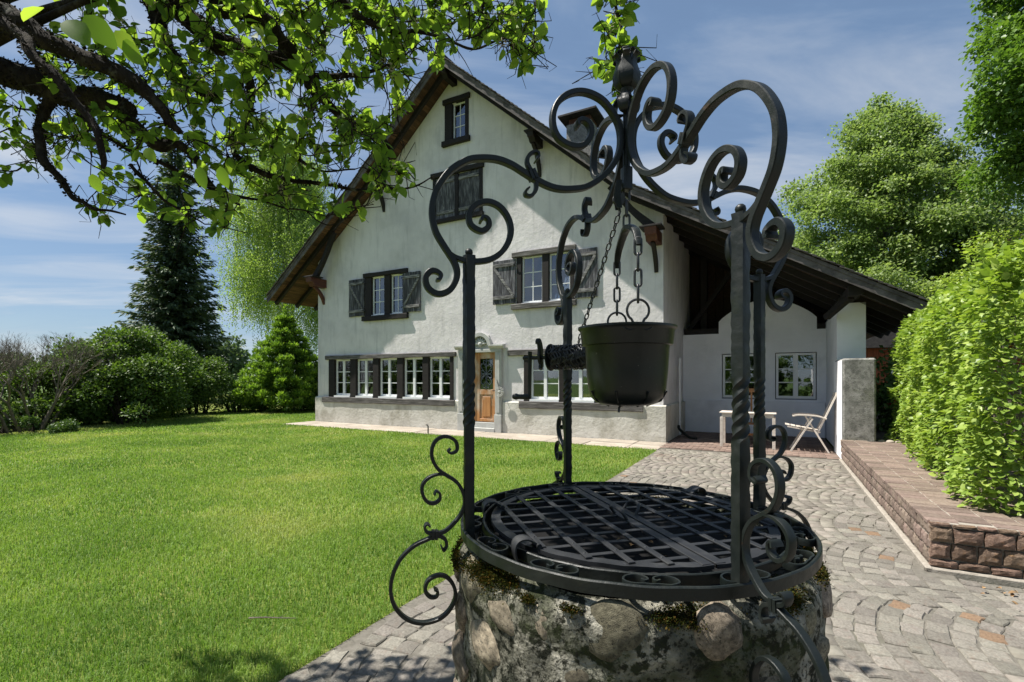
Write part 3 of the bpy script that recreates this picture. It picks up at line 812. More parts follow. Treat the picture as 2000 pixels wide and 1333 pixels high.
# --- upper left, upper right pairs with open shutters
surround((-9.58, -7.72, 4.80, 4.935), (-9.62, -7.70, 3.38, 3.535), [(-9.54, -9.25), (-8.69, -8.44), (-7.93, -7.72)], 4.80, 3.535)
for (a, b) in ((-9.248, -8.692), (-8.438, -7.932)):
    sash(a, b, 3.56, 4.80, .05, 2, 3, rail=.04, bar=.022, parent=house)
    MB().box(a, b, -.03, .04, 3.535, 3.558).build('window_ledge', M['white_paint'], house)
shutter(-10.24, -9.55, 3.56, 4.79, -.058, 1, flip=True); shutter(-7.90, -7.21, 3.56, 4.79, -.058, -1)
surround((-4.02, -2.17, 4.80, 4.94), (-4.03, -2.16, 3.38, 3.525), [(-3.89, -3.745), (-3.125, -2.935), (-2.335, -2.22)], 4.80, 3.525, ms='grey_timber', ml='grey_timber')
for (a, b) in ((-3.743, -3.127), (-2.933, -2.337)):
    sash(a, b, 3.55, 4.80, .05, 2, 3, rail=.04, bar=.022, parent=house)
    MB().box(a, b, -.03, .04, 3.525, 3.548).build('window_ledge', M['white_paint'], house)
shutter(-4.63, -3.92, 3.56, 4.77, -.058, 1, flip=True); shutter(-2.21, -1.60, 3.56, 4.79, -.058, -1)
# curtains behind the upper left pair
for (a, b) in ((-9.06, -8.72), (-8.25, -7.95), (-9.25, -9.17)):
    n = 30; vs = []; fs = []
    for i in range(n + 1):
        x = a + (b - a) * i / n; y = .30 + .03 * math.sin(i * 1.25)
        vs += [(x, y, 3.5), (x, y, 4.85)]
    for i in range(n): fs.append((2 * i, 2 * i + 2, 2 * i + 3, 2 * i + 1))
    MB().add(vs, fs).build('curtain', M['curtain'], house, smooth=True)
# --- ground floor row of five
surround((-11.37, -5.91, 2.15, 2.285), (-11.50, -5.92, .69, .87), [(-11.24, -10.96), (-10.21, -9.94), (-9.18, -8.93), (-8.16, -7.91), (-7.14, -6.91), (-6.12, -6.0)], 2.15, .87, ms='grey_timber', ml='grey_timber')
for (a, b) in ((-10.958, -10.212), (-9.938, -9.182), (-8.928, -8.162), (-7.908, -7.142), (-6.908, -6.122)):
    sash(a, b, .93, 2.15, .06, 2, 3, rail=.055, bar=.025, mid=.085, parent=house)
    MB().box(a, b, -.05, .05, .872, .928).build('window_ledge', M['white_paint'], house)
# --- ground floor row of three
surround((-4.15, -.43, 2.13, 2.285), (-3.79, -.46, .70, .89), [(-3.67, -3.49), (-2.64, -2.47), (-1.68, -1.53), (-.79, -.65)], 2.13, .89, ms='grey_timber', ml='grey_timber')
for (a, b) in ((-3.488, -2.642), (-2.468, -1.682), (-1.528, -.792)):
    sash(a, b, .95, 2.13, .06, 2, 3, rail=.055, bar=.025, mid=.085, parent=house)
    MB().box(a, b, -.05, .05, .892, .948).build('window_ledge', M['white_paint'], house)

# --- front door in a stone surround with a broken pediment
mb = MB()
for (a, b) in ((-5.77, -5.57), (-4.53, -4.33)):
    mb.box(a, b, -.11, .1, .50, 2.24, ch=.01); mb.box(a - .015, b + .015, -.135, .1, 0, .50, ch=.01)
    mb.box(a + .05, b - .05, -.125, -.11, .56, 2.18)
mb.box(-5.77, -4.33, -.11, .1, 2.242, 2.33, ch=.008)
prof = [(-.11, 2.33), (-.13, 2.335), (-.15, 2.38), (-.20, 2.40), (-.20, 2.44), (-.02, 2.46), (-.02, 2.33)]
for (a, b) in ((-5.86, -5.36), (-4.70, -4.24)):
    mb.prism([(a, y, z) for y, z in prof], (b - a, 0, 0))
arch = []
for k in range(13):
    t = PI * k / 12; arch.append((-5.03 - .36 * math.cos(t), 2.44 + .36 * math.sin(t)))
for k in range(12):
    (x0, z0), (x1, z1) = arch[k], arch[k + 1]
    i0 = (-5.03 + (x0 + 5.03) * .72, 2.44 + (z0 - 2.44) * .72); i1 = (-5.03 + (x1 + 5.03) * .72, 2.44 + (z1 - 2.44) * .72)
    mb.add([(x0, -.13, z0), (x1, -.13, z1), (i1[0], -.13, i1[1]), (i0[0], -.13, i0[1]), (x0, 0, z0), (x1, 0, z1), (i1[0], -.03, i1[1]), (i0[0], -.03, i0[1])],
           [(0, 1, 2, 3), (0, 4, 5, 1), (3, 2, 6, 7)])
mb.box(-5.33, -4.77, -.03, .0, 2.33, 2.72)
ds = mb.build('door_surround', M['sandstone'], house, smooth=30)
mb = MB()       # carved relief in the pediment
for k in range(7):
    t = PI * (k + .5) / 7
    mb.tube([(-5.03, -.05, 2.46), (-5.03 - .12 * math.cos(t), -.075, 2.46 + .12 * math.sin(t)), (-5.03 - .21 * math.cos(t), -.05, 2.46 + .21 * math.sin(t))], [.012, .035, .02], 6)
mb.ball((-5.03, -.08, 2.47), .07, 10)
mb.build('relief', M['sandstone'], ds, smooth=True)
door = MB()
u0, u1 = -5.56, -4.54
door.box(u0, u1, .06, .10, .28, 2.235)
for (a, b, c, d) in ((u0, -5.12, .28, 2.235), (-4.67, u1, .28, 2.235)): door.box(a, b, .035, .059, c, d, ch=.006)
for (c, d) in ((2.07, 2.235), (1.05, 1.19), (.28, .36)): door.box(-5.118, -4.672, .035, .059, c, d, ch=.006)
do = door.build('door', M['door_wood'], house)
MB().box(-5.03, -4.76, .04, .059, .42, .99, ch=.01).build('door_panel', M['door_wood'], do)
MB().box(-5.10, -4.69, .045, .056, 1.20, 2.06).build('door_glass', M['glass'], do)
mb = MB()
gx, gz = -4.895, 1.63
mb.bar((gx, .03, 1.2), (gx, .03, 2.06), .012, .012, up=(0, 1, 0))
for sx in (-1, 1):
    for sz in (-1, 1):
        mb.strap(spline([(gx, .03, gz), (gx + sx * .10, .03, gz + sz * .10), (gx + sx * .18, .03, gz + sz * .22), (gx + sx * .10, .03, gz + sz * .30), (gx + sx * .04, .03, gz + sz * .24)], 6), (0, 1, 0), .005, .006)
        mb.strap(spline([(gx, .03, gz + sz * .2), (gx + sx * .09, .03, gz + sz * .30), (gx + sx * .08, .03, gz + sz * .39), (gx + sx * .02, .03, gz + sz * .36)], 6), (0, 1, 0), .005, .006)
        mb.strap(spline([(gx, .03, gz), (gx + sx * .15, .03, gz + sz * .02), (gx + sx * .17, .03, gz + sz * .10), (gx + sx * .11, .03, gz + sz * .09)], 6), (0, 1, 0), .005, .006)
mb.build('door_grille', M['zinc'], do)
MB().tube([(-4.60, .03, 1.16), (-4.60, -.02, 1.16), (-4.66, -.03, 1.16)], .012, 8).build('door_handle', M['iron'], do)
MB().box(-5.57, -4.53, -.15, .12, .0, .11, ch=.008).box(-5.57, -4.53, -.02, .12, .112, .26, ch=.008).build('doorstep', M['sandstone'], house)

# --- roof: deck, boards under the overhangs, rafters, verge boards, tiles
mb = MB()
for (a, b) in zip(RP[:-1], RP[1:]):
    t = .05; bt = .13
    mb.add([(a[0], V_FRONT + .03, a[1] - t), (b[0], V_FRONT + .03, b[1] - t), (b[0], V_BACK, b[1] - t), (a[0], V_BACK, a[1] - t),
            (a[0], V_FRONT + .03, a[1] - bt), (b[0], V_FRONT + .03, b[1] - bt), (b[0], V_BACK, b[1] - bt), (a[0], V_BACK, a[1] - bt)],
           [(0, 1, 2, 3), (4, 7, 6, 5), (0, 4, 5, 1), (3, 2, 6, 7)])
a, b = RP[0], RP[-1]
mb.add([(a[0], V_FRONT + .03, a[1] - .05), (a[0], V_BACK, a[1] - .05), (a[0], V_BACK, a[1] - .13), (a[0], V_FRONT + .03, a[1] - .13)], [(0, 1, 2, 3)])
mb.add([(b[0], V_FRONT + .03, b[1] - .05), (b[0], V_BACK, b[1] - .05), (b[0], V_BACK, b[1] - .13), (b[0], V_FRONT + .03, b[1] - .13)], [(0, 1, 2, 3)])
roof = mb.build('roof', M['soffit'], house)
def along(seg, spacing):
    (a, b) = seg; L = math.hypot(b[0] - a[0], b[1] - a[1]); n = int(L / spacing)
    return L, n
BOARD = {}
for si, (a, b) in enumerate(zip(RP[:-1], RP[1:])):
    w = .17; L, n = along((a, b), w); w = L / n
    ang = math.atan2(b[1] - a[1], b[0] - a[0])
    porch = si == 3
    v0, v1 = V_FRONT + .04, (5.0 if porch else .30)
    if si == 0: v1 = 5.0
    key = (round(w, 4), v1)
    if key not in BOARD:
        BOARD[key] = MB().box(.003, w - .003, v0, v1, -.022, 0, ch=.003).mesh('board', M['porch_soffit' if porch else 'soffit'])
    for i in range(n):
        t = i / n
        put('board', BOARD[key], roof, loc=(a[0] + (b[0] - a[0]) * t + .132 * math.sin(ang) * 0, 0, a[1] + (b[1] - a[1]) * t - .134 - R.uniform(0, .006)), rot=(0, -ang, 0))
# rafters
def rafter(a, b, v, w=.10, h=.13, m='dark_timber'):
    MB().bar((a[0], v, a[1] - .134 - .03 - h / 2), (b[0], v, b[1] - .134 - .03 - h / 2), w, h).build('rafter', M[m], roof)
for v in (-.40,):
    for (a, b) in zip(RP[:-1], RP[1:]):
        rafter(a, b, v)
for v in (.45, 1.3, 2.15, 3.0, 3.85):
    rafter(RP[3], RP[4], v); rafter(RP[0], (-11.8, roofz(-11.8)), v)
# verge boards and tiles
for (a, b) in zip(RP[:-1], RP[1:]):
    mb = MB(); ang = math.atan2(b[1] - a[1], b[0] - a[0]); s_, c = math.sin(ang), math.cos(ang)
    zt, zb = -.045, -.255
    mb.prism([(a[0], V_FRONT, a[1] + zt), (b[0], V_FRONT, b[1] + zt), (b[0], V_FRONT, b[1] + zb), (a[0], V_FRONT, a[1] + zb)], (0, .032, 0))
    mb.prism([(a[0], V_FRONT - .018, a[1] + zt), (b[0], V_FRONT - .018, b[1] + zt), (b[0], V_FRONT - .018, b[1] + zt - .07), (a[0], V_FRONT - .018, a[1] + zt - .07)], (0, .017, 0))
    mb.build('verge_board', M['verge'], roof)
    L, n = along((a, b), .165)
    tl = MB().box(0, L / n + .075, V_FRONT - .055, V_FRONT + .135, -.02, 0, ch=.004).mesh('tile', M['tile'])
    full = MB()
    up = 1 if b[1] > a[1] else -1
    for i in range(n):
        t0 = i / n
        x = a[0] + (b[0] - a[0]) * t0; z = a[1] + (b[1] - a[1]) * t0
        # a tile lies a little flatter than the roof so that each lower edge stands proud
        if up > 0:
            put('tile', tl, roof, loc=(x, R.uniform(-.012, .012), z + .012 + R.uniform(-.004, .006)), rot=(0, -ang + .10, 0))
        else:
            x = a[0] + (b[0] - a[0]) * (i + 1) / n; z = a[1] + (b[1] - a[1]) * (i + 1) / n
            put('tile', tl, roof, loc=(x, R.uniform(-.012, .012), z + .012 + R.uniform(-.004, .006)), rot=(0, PI - ang - .10 + PI, 0), scale=(-1, 1, 1))
        lx, lz = x, z
        d = .24; 
        tx, tz = (c * d, s_ * d) if up > 0 else (-c * d, -s_ * d)
        full.add([(lx, V_FRONT + .14, lz + .03), (lx, V_BACK, lz + .03), (lx + tx, V_BACK, lz + tz + .0), (lx + tx, V_FRONT + .14, lz + tz + .0), (lx, V_FRONT + .14, lz), (lx, V_BACK, lz)], [(0, 1, 2, 3), (0, 4, 5, 1)])
    o = full.build('tile_rows', M['tile'], roof); o['kind'] = 'stuff'
mb = MB(); n = 28
for i in range(n):
    v = V_FRONT - .05 + (V_BACK - V_FRONT) * i / n
    prof = [(-5.96 + .13 * math.cos(t), 10.56 + .11 * math.sin(t)) for t in np.linspace(0, PI, 7)]
    mb.prism([(x, v, z + .01 * (i % 2)) for x, z in prof], (0, (V_BACK - V_FRONT) / n + .02, 0))
o = mb.build('ridge_tiles', M['tile'], roof); o['kind'] = 'stuff'
# purlins with carved ends and curved braces
def purlin(u, zt, w=.17, h=.22, brace=.85, m='dark_timber', mb_='dark_timber', vf=-.62, cap=True):
    prof = [(vf, zt), (.2, zt), (.2, zt - h), (vf + .16, zt - h), (vf + .10, zt - h * .62), (vf + .03, zt - h * .55)]
    p = MB().prism([(u - w / 2, y, z) for y, z in prof], (w, 0, 0)).build('purlin', M[m], house)
    if cap: MB().box(u - w * .95, u + w * .95, vf - .02, vf + .42, zt + .002, zt + .045, ch=.006).build('cap_board', M['dark_timber'], p)
    if brace:
        pts = spline([(u, .02, zt - h - brace), (u, -.07, zt - h - brace * .62), (u, -.22, zt - h - brace * .25), (u, -.42, zt - h - .0)], 6)
        MB().strap(pts, (1, 0, 0), .045, [.045, .06, .05], ch=.15).build('brace', M[mb_], p)
purlin(-3.20, soff(-3.20) - .17, brace=.75); purlin(-8.72, soff(-8.72) - .17, brace=.75)
purlin(-.16, 4.92, w=.26, h=.28, brace=.62, m='red_timber', vf=-.66)
purlin(-11.50, 4.92, w=.26, h=.28, brace=.55, m='red_timber', mb_='red_timber', vf=-.66)
purlin(-5.96, soff(-5.96) - .10, brace=0, cap=False)
for (ua, ub) in ((-11.5, -10.6), (-.16, -1.15)):      # struts from the purlin head up to the rafter
    z1 = soff(ub) - .12
    pts = spline([(ua, -.36, 4.97), ((ua + ub) / 2, -.36, 5.08 + (z1 - 5.0) * .35), (ub, -.36, z1)], 6)
    MB().strap(pts, (0, 1, 0), .07, [.10, .07, .09], ch=.15).build('strut', M['dark_timber'], house)
# chimney
mb = MB(); mb.box(-3.5, -2.68, 2.6, 3.4, 7.2, 9.52, ch=.01)
ch = mb.build('chimney', M['roughcast'], roof)
MB().box(-3.44, -2.74, 2.66, 3.34, 9.521, 9.70).build('flue', M['red_tiles'], ch)
MB().box(-3.72, -2.46, 2.4, 3.6, 9.72, 9.79, ch=.01).build('chimney_cap', M['tile'], ch)
# gutter and downpipe on the left eave
mb = MB()
gp = [(math.cos(t) * .07, math.sin(t) * .07) for t in np.linspace(PI, 2 * PI, 9)]
for i in range(8):
    (x0, z0), (x1, z1) = gp[i], gp[i + 1]
    mb.add([(-13.60 + x0, V_FRONT - .02, 4.36 + z0), (-13.60 + x1, V_FRONT - .02, 4.36 + z1), (-13.60 + x1, V_BACK, 4.36 + z1), (-13.60 + x0, V_BACK, 4.36 + z0)], [(0, 1, 2, 3)])
mb.add([(-13.60 + x, V_FRONT - .02, 4.36 + z) for x, z in gp], [tuple(range(9))])
mb.build('gutter', M['zinc'], house)
MB().tube(spline([(-13.6, 2.6, 4.28), (-13.55, 2.6, 4.1), (-13.2, 2.5, 3.9), (-11.95, 2.5, 3.2), (-11.9, 2.5, 2.9), (-11.9, 2.5, .0)], 6), .05, 10).build('downpipe', M['zinc'], house, smooth=True)
# ================================================================== PORCH (part of the house under the long right slope)
VB = 2.8
def arch_top(u):
    if u < .94: return 2.74
    if u > 3.24: return 2.76
    return 3.06 + .54 * max(0.0, math.sin(PI * (u - .94) / 2.3)) ** .8
mb = MB()
wh = [(1.02, 1.95, .95, 2.18), (2.31, 3.24, .95, 2.18)]
brk = [.939, .9401] + list(np.linspace(.95, 3.235, 24)) + [3.2399, 3.2401]
wall_holes(mb, 0.0, 3.44, arch_top, wh, VB, .16, breaks=brk)
# thickness of the upper edge
us = [0.0] + brk + [3.44]
for a, b in zip(us[:-1], us[1:]):
    mb.add([(a, VB, arch_top(a)), (b, VB, arch_top(b)), (b, VB + .25, arch_top(b)), (a, VB + .25, arch_top(a))], [(0, 1, 2, 3)])
mb.build('porch_wall', M['porch_plaster'], house)
for (a, b, c, d) in wh:
    sash(a + .02, b - .02, c + .03, d - .02, VB + .05, 2, 3, rail=.055, bar=.025, mid=.11, parent=house)
    MB().box(a + .001, b - .001, VB + .02, VB + .15, c + .001, c + .028).build('window_ledge', M['zinc'], house)
MB().box(.02, 3.42, VB - .06, VB - .002, .0, .90, ch=.012).build('porch_plinth', M['porch_plaster'], house)
mb = MB()
mb.add([(.01, VB + .17, .01), (3.43, VB + .17, .01), (3.43, 6, .01), (.01, 6, .01), (.01, VB + .17, 2.34), (3.43, VB + .17, 2.34), (3.43, 6, 2.34), (.01, 6, 2.34)],
       [(0, 1, 2, 3), (4, 5, 6, 7), (2, 3, 7, 6), (0, 3, 7, 4), (1, 2, 6, 5)])
mb.build('room', M['dark_inside'], house)
# timber gable behind and above the porch wall
mb = MB()
mb.add([(.01, 3.9, 2.4), (4.0, 3.9, 2.4), (4.0, 3.9, 3.2), (.01, 3.9, 5.5)], [(0, 1, 2, 3)])
loft = mb.build('loft_wall', M['dark_timber'], house)
for i in range(17):
    u = .1 + i * .22
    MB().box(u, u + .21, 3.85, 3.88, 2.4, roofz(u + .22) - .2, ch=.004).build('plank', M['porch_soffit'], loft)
MB().box(.02, 3.42, 2.82, 3.02, 2.74 + .02, 2.9).build('tie_beam', M['dark_timber'], house)
mb = MB(); mb.bar((.5, 3.3, 2.75), (.5, 3.3, 5.0), .16, .16, up=(0, 1, 0)); mb.bar((.1, 3.2, 2.9), (1.3, 3.2, 4.6), .12, .14, up=(0, 1, 0)); mb.bar((1.6, 3.2, 3.3), (1.6, 3.2, 4.6), .14, .14, up=(0, 1, 0))
mb.build('loft_post', M['dark_timber'], house)
MB().box(.002, 3.44, VB + .20, VB + 1.1, 2.36, 2.40).build('loft_floor', M['dark_timber'], house)
# right end wall ending in a pillar, with the low buttress in front of it
mb = MB()
mb.prism([(3.44, .4, 0), (3.44, .4, 2.92), (3.53, .4, 3.06), (3.93, .4, 3.06), (3.93, .4, 0)], (0, 9.4, 0))
mb.build('end_wall', M['porch_plaster'], house)
mb = MB().box(3.39, 3.89, -1.02, .398, -.05, 1.87, ch=.03)
bt = mb.build('buttress', M['roughcast'], house)
MB().box(3.383, 3.388, -1.0, .39, -.04, 1.84).build('buttress_render', M['porch_plaster'], bt)
# long purlin over the pillar
MB().prism([(3.53, -.55, 3.08), (3.53, -.55, 3.26), (3.78, -.55, 3.26), (3.78, -.55, 3.12), (3.70, -.55, 3.08)], (0, 6, 0)).build('long_purlin', M['dark_timber'], house)
MB().bar((3.25, .35, 2.78), (3.60, -.25, 3.10), .12, .10).build('brace', M['dark_timber'], house)
# porch floor of narrow bricks
pf = sheet('porch_floor', [(LAWN_U, STRIP_V + .35), (3.40, STRIP_V + .35), (3.40, VB), (.0, VB), (0.0, -.05), (LAWN_U, -.05)], 0.0, M['joint'], None, HL, -TH)
tag(pf, kind='structure')
BR = [sett_mesh('floor_brick', M['brickfloor'], 300 + i, h=.03, ch=.04, jit=.02, rough=.003) for i in range(5)]
rec = []
row = 0; v = STRIP_V + .42
while v < VB - .05:
    u = LAWN_U + .06 + (row % 2) * .11
    while u < 3.36:
        if u > .05: rec.append((R.randrange(5), u, v, .012 + R.uniform(-.002, .002), R.choice([0, PI]), .212, .102, 1))
        u += .22
    v += .11; row += 1
join_pieces('floor_bricks', BR, rec, M['brickfloor'], pf)
# white enamel wall lamp on the arch
lamp = empty('wall_lamp', hw(1.93, VB - .02, 2.62), -TH)
tag(lamp, 'small white enamel dish lamp fixed to the arched porch wall', 'lamp')
MB().lathe([(.0, .08), (.03, .075), (.06, .04), (.13, .0), (.14, -.012), (.13, -.008), (.06, .03), (.0, .05)], 24, (0, -.16, 0)).build('lamp_shade', M['enamel'], lamp, smooth=True)
MB().tube(spline([(0, 0, .10), (0, -.06, .17), (0, -.14, .14), (0, -.16, .07)], 6), .010, 8).build('arm', M['iron'], lamp, smooth=True)
# white ladder-like rail and black spout by the house corner
o = empty('rail', hw(.10, 1.6, 0), -TH); tag(o, 'narrow white metal rail standing against the side wall beside the bucket', 'rail')
for du in (0, .16): MB().box(-.012, .012, du * .9, du * .9 + .025, 0, 2.05).build('upright', M['white_paint'], o)
for k in range(4): MB().box(-.01, .01, .026, .143, .35 + .5 * k, .37 + .5 * k).build('rung', M['white_paint'], o)
o = MB().tube(spline([hw(.12, 1.35, .28), hw(.16, 1.25, .20), hw(.45, .95, .04), hw(.62, .85, .03)], 5), .035, 10).build('drain_spout', M['iron'], None, smooth=True)
tag(o, 'black drain spout at the inner foot of the house corner', 'pipe')
o = MB().tube([hw(-5.98, -1.22, -.02), hw(-5.98, -1.22, .20), hw(-6.02, -1.2, .235), hw(-6.07, -1.18, .235)], .018, 8).build('standpipe', M['iron'], None, smooth=True)
tag(o, 'short dark garden standpipe at the lawn edge left of the door', 'pipe')

# --- table and chairs
tb = empty('garden_table', hw(1.78, .15, .012), -TH); tag(tb, 'small pale slatted wooden table standing on the porch bricks', 'table')
for i in range(8): MB().box(-.55, .55, -.34 + i * .085, -.34 + i * .085 + .078, .735, .757, ch=.003).build('slat', M['pale_wood'], tb)
MB().box(-.5, .5, -.32, -.295, .65, .733).box(-.5, .5, .295, .32, .65, .733).box(-.5, -.475, -.294, .294, .65, .733).box(.475, .5, -.294, .294, .65, .733).build('apron', M['pale_wood'], tb)
for sx in (-1, 1):
    for sy in (-1, 1):
        MB().box(sx * .505 - .03, sx * .505 + .03, sy * .305 - .03, sy * .305 + .03, 0, .65, ch=.004).build('leg', M['pale_wood'], tb)
dc = empty('garden_chair', hw(1.72, .95, .012), -TH); tag(dc, 'brown teak high-back garden chair behind the small table', 'chair')
for sx in (-1, 1):
    MB().bar((sx * .25, .22, 0), (sx * .25, .30, 1.26), .045, .05, up=(0, 1, 0)).build('back_post', M['teak'], dc)
    MB().bar((sx * .25, -.24, 0), (sx * .25, -.24, .62), .045, .045, up=(0, 1, 0)).build('leg', M['teak'], dc)
    MB().box(sx * .25 - .035, sx * .25 + .035, -.30, .27, .62, .645).build('armrest', M['teak'], dc)
MB().box(-.226, .226, .275, .31, 1.16, 1.25).build('top_rail', M['teak'], dc)
for k in range(5): MB().bar((-.18 + k * .09, .245, .45), (-.18 + k * .09, .288, 1.16), .04, .018, up=(0, 1, 0)).build('back_slat', M['teak'], dc)
for k in range(6): MB().box(-.226, .226, -.26 + k * .08, -.26 + k * .08 + .068, .43, .447).build('seat_slat', M['teak'], dc)
MB().box(-.226, .226, -.25, -.23, .18, .23).build('stretcher', M['teak'], dc)
fc = empty('folding_chair', hw(2.95, .05, .012), -TH); tag(fc, 'weathered pale folding armchair leaning back beside the white end wall', 'chair')
for sy in (-1, 1):
    y = sy * .26
    MB().bar((-.36, y, 0), (.02, y, .68), .03, .05, up=(0, 1, 0)).build('leg', M['pale_wood'], fc)
    MB().bar((.30, y * .9, 0), (-.08, y * .9, .69), .03, .05, up=(0, 1, 0)).build('leg', M['pale_wood'], fc)
    MB().strap(spline([(-.33, y, .72), (-.2, y, .745), (.1, y, .73), (.26, y, .68)], 5), (0, 1, 0), .035, .014).build('armrest', M['pale_wood'], fc)
    MB().bar((.10, y * .82, .36), (.44, y * .82, 1.20), .03, .05, up=(0, 1, 0)).build('back_post', M['pale_wood'], fc)
    MB().bar((-.42, y * .8, .50), (.16, y * .8, .40), .025, .04, up=(0, 1, 0)).build('seat_rail', M['pale_wood'], fc)
for k in range(6):
    x = -.42 + k * .1; z = .525 - k * .0175
    MB().box(-.04, .045, -.22, .22, 0, .014, ch=.003).build('seat_slat', M['pale_wood'], fc, loc=(x, 0, z), rot=(0, .17, 0))
for k in range(6):
    y = -.17 + k * .068
    MB().bar((.15, y, .46), (.43, y, 1.15), .05, .014, up=(1, 0, -.4)).build('back_slat', M['pale_wood'], fc)
MB().box(.41, .455, -.20, .20, 1.14, 1.21, ch=.004).build('top_rail', M['pale_wood'], fc)
# ================================================================== RAISED TERRACE WITH BLOCK WALL
tz = .38; TU = 3.36; TV = -6.80
terr = empty('terrace_wall', HL, -TH)
tag(terr, 'low terrace wall of reddish brown porphyry blocks with paved top beside the path', 'wall')
MB().box(TU + .02, 9, TV + .025, -1.03, -.05, tz - .007).build('mortar_core', M['wall_mortar'], terr)
MB().box(TU - .03, TU + .02, TV - .03, -1.03, -.05, .035, ch=.01).box(TU - .03, 9, TV - .03, TV + .02, -.05, .03, ch=.01).build('footing', M['wall_mortar'], terr)
def block_mesh(name, m, seed, bulge=.007):
    """unit block in x (length) and z (height), rough front face towards -y, depth .09"""
    r = random.Random(seed); n = 4
    vs = []; fs = []
    for j in range(n + 1):
        for i in range(n + 1):
            x = -.5 + i / n; z = -.5 + j / n
            edge = (i in (0, n)) or (j in (0, n))
            jx = r.uniform(-.035, .035) if edge else 0; jz = r.uniform(-.035, .035) if edge else 0
            vs.append((x + jx, (.008 if edge else -r.uniform(0, bulge)), z + jz))
    k0 = len(vs)
    for j in range(n):
        for i in range(n):
            a = j * (n + 1) + i; fs.append((a, a + 1, a + n + 2, a + n + 1))
    rim = [i for i in range(n + 1)] + [j * (n + 1) + n for j in range(1, n + 1)] + [n * (n + 1) + i for i in range(n - 1, -1, -1)] + [j * (n + 1) for j in range(n - 1, 0, -1)]
    for q in rim:
        x, y, z = vs[q]; vs.append((x, .06, z))
    L = len(rim)
    for q in range(L): fs.append((rim[q], k0 + q, k0 + (q + 1) % L, rim[(q + 1) % L]))
    return MB().add(vs, fs).mesh(name, m)
ROUGH = [block_mesh('block', M['block'], 400 + i) for i in range(8)]
FLAT = [block_mesh('block_flat', M['coping'], 420 + i, bulge=.004) for i in range(8)]
# front face, split blocks: three courses
for (z0, z1, w) in ((.035, .095, .16), (.10, .225, .15), (.232, .345, .15), (.35, .378, .13)):
    u = TU + .0 - (.03 if w == .15 else 0)
    u = TU
    while u < 5.2:
        ww = w * R.uniform(.85, 1.2)
        put('block', R.choice(ROUGH), terr, loc=(u + ww / 2, TV - .006 + R.uniform(-.006, .006), (z0 + z1) / 2), rot=(0, R.uniform(-.03, .03), 0), scale=(ww - .014, 1, z1 - z0 - .008))
        u += ww
# long side face along the path
side = []
for (z0, z1, w) in ((.04, .145, .105), (.15, .255, .105), (.26, .375, .105)):
    v = TV
    while v < -1.1:
        ww = w * R.uniform(.85, 1.25)
        side.append((v, ww, z0, z1)); v += ww
for (v, ww, z0, z1) in side:
    put('block', R.choice(FLAT), terr, loc=(TU + .004 + R.uniform(-.004, .004), v + ww / 2, (z0 + z1) / 2), rot=(0, 0, -PI / 2), scale=(ww - .012, 1, z1 - z0 - .010))
# paved top
PAV = [sett_mesh('paver', M['coping'], 440 + i, h=.03, ch=.035, jit=.018, rough=.004) for i in range(6)]
top = []
row = 0; u = TU + .055
while u < 5.6:
    v = TV + .07 + (row % 2) * .05
    while v < -1.08:
        lv = R.uniform(.10, .125)
        top.append((u, v + lv / 2, lv)); v += lv + .009
    u += .205; row += 1
top.sort(key=lambda t: (t[0] > 4.4, hw(t[0], t[1]).length))
for (u, v, lv) in top[:290]:
    put('paver', R.choice(PAV), terr, loc=(u + .045, v, tz + R.uniform(-.002, .003)), rot=(R.uniform(-.01, .01), R.uniform(-.01, .01), R.choice([0, PI])), scale=(.197, lv, 1))
join_pieces('distant_pavers', PAV, [(R.randrange(6), u + .045, v, tz + R.uniform(-.002, .003), R.choice([0, PI]), .197, lv, 1) for (u, v, lv) in top[290:]], M['coping_far'], terr)
bed = sheet('planting_bed', [(3.92, -1.0), (16, -1.0), (16, 14), (3.95, 14)], .36, M['soil'], None, HL, -TH); tag(bed, kind='structure')
bed2 = sheet('hedge_bed', [(5.65, -6.7), (9, -6.7), (9, -1.0), (5.65, -1.0)], tz + .012, M['soil'], None, HL, -TH); tag(bed2, kind='structure')
# row of pale cobbles at the back of the paving
for i in range(8):
    r_ = R.uniform(.05, .08); p = hw(3.98 + i * .12, -.92 + R.uniform(-.03, .03), .37)
    o = MB().ball((0, 0, 0), r_, 10, (1, .8, .6)).build('cobble', M['enamel'] if 0 else M['slab'], None, smooth=True, loc=p, rot=(0, 0, R.random() * 3))
    tag(o, 'pale round cobble in the row edging the dark bed behind the buttress', 'cobble', 'cobbles edging the bed')

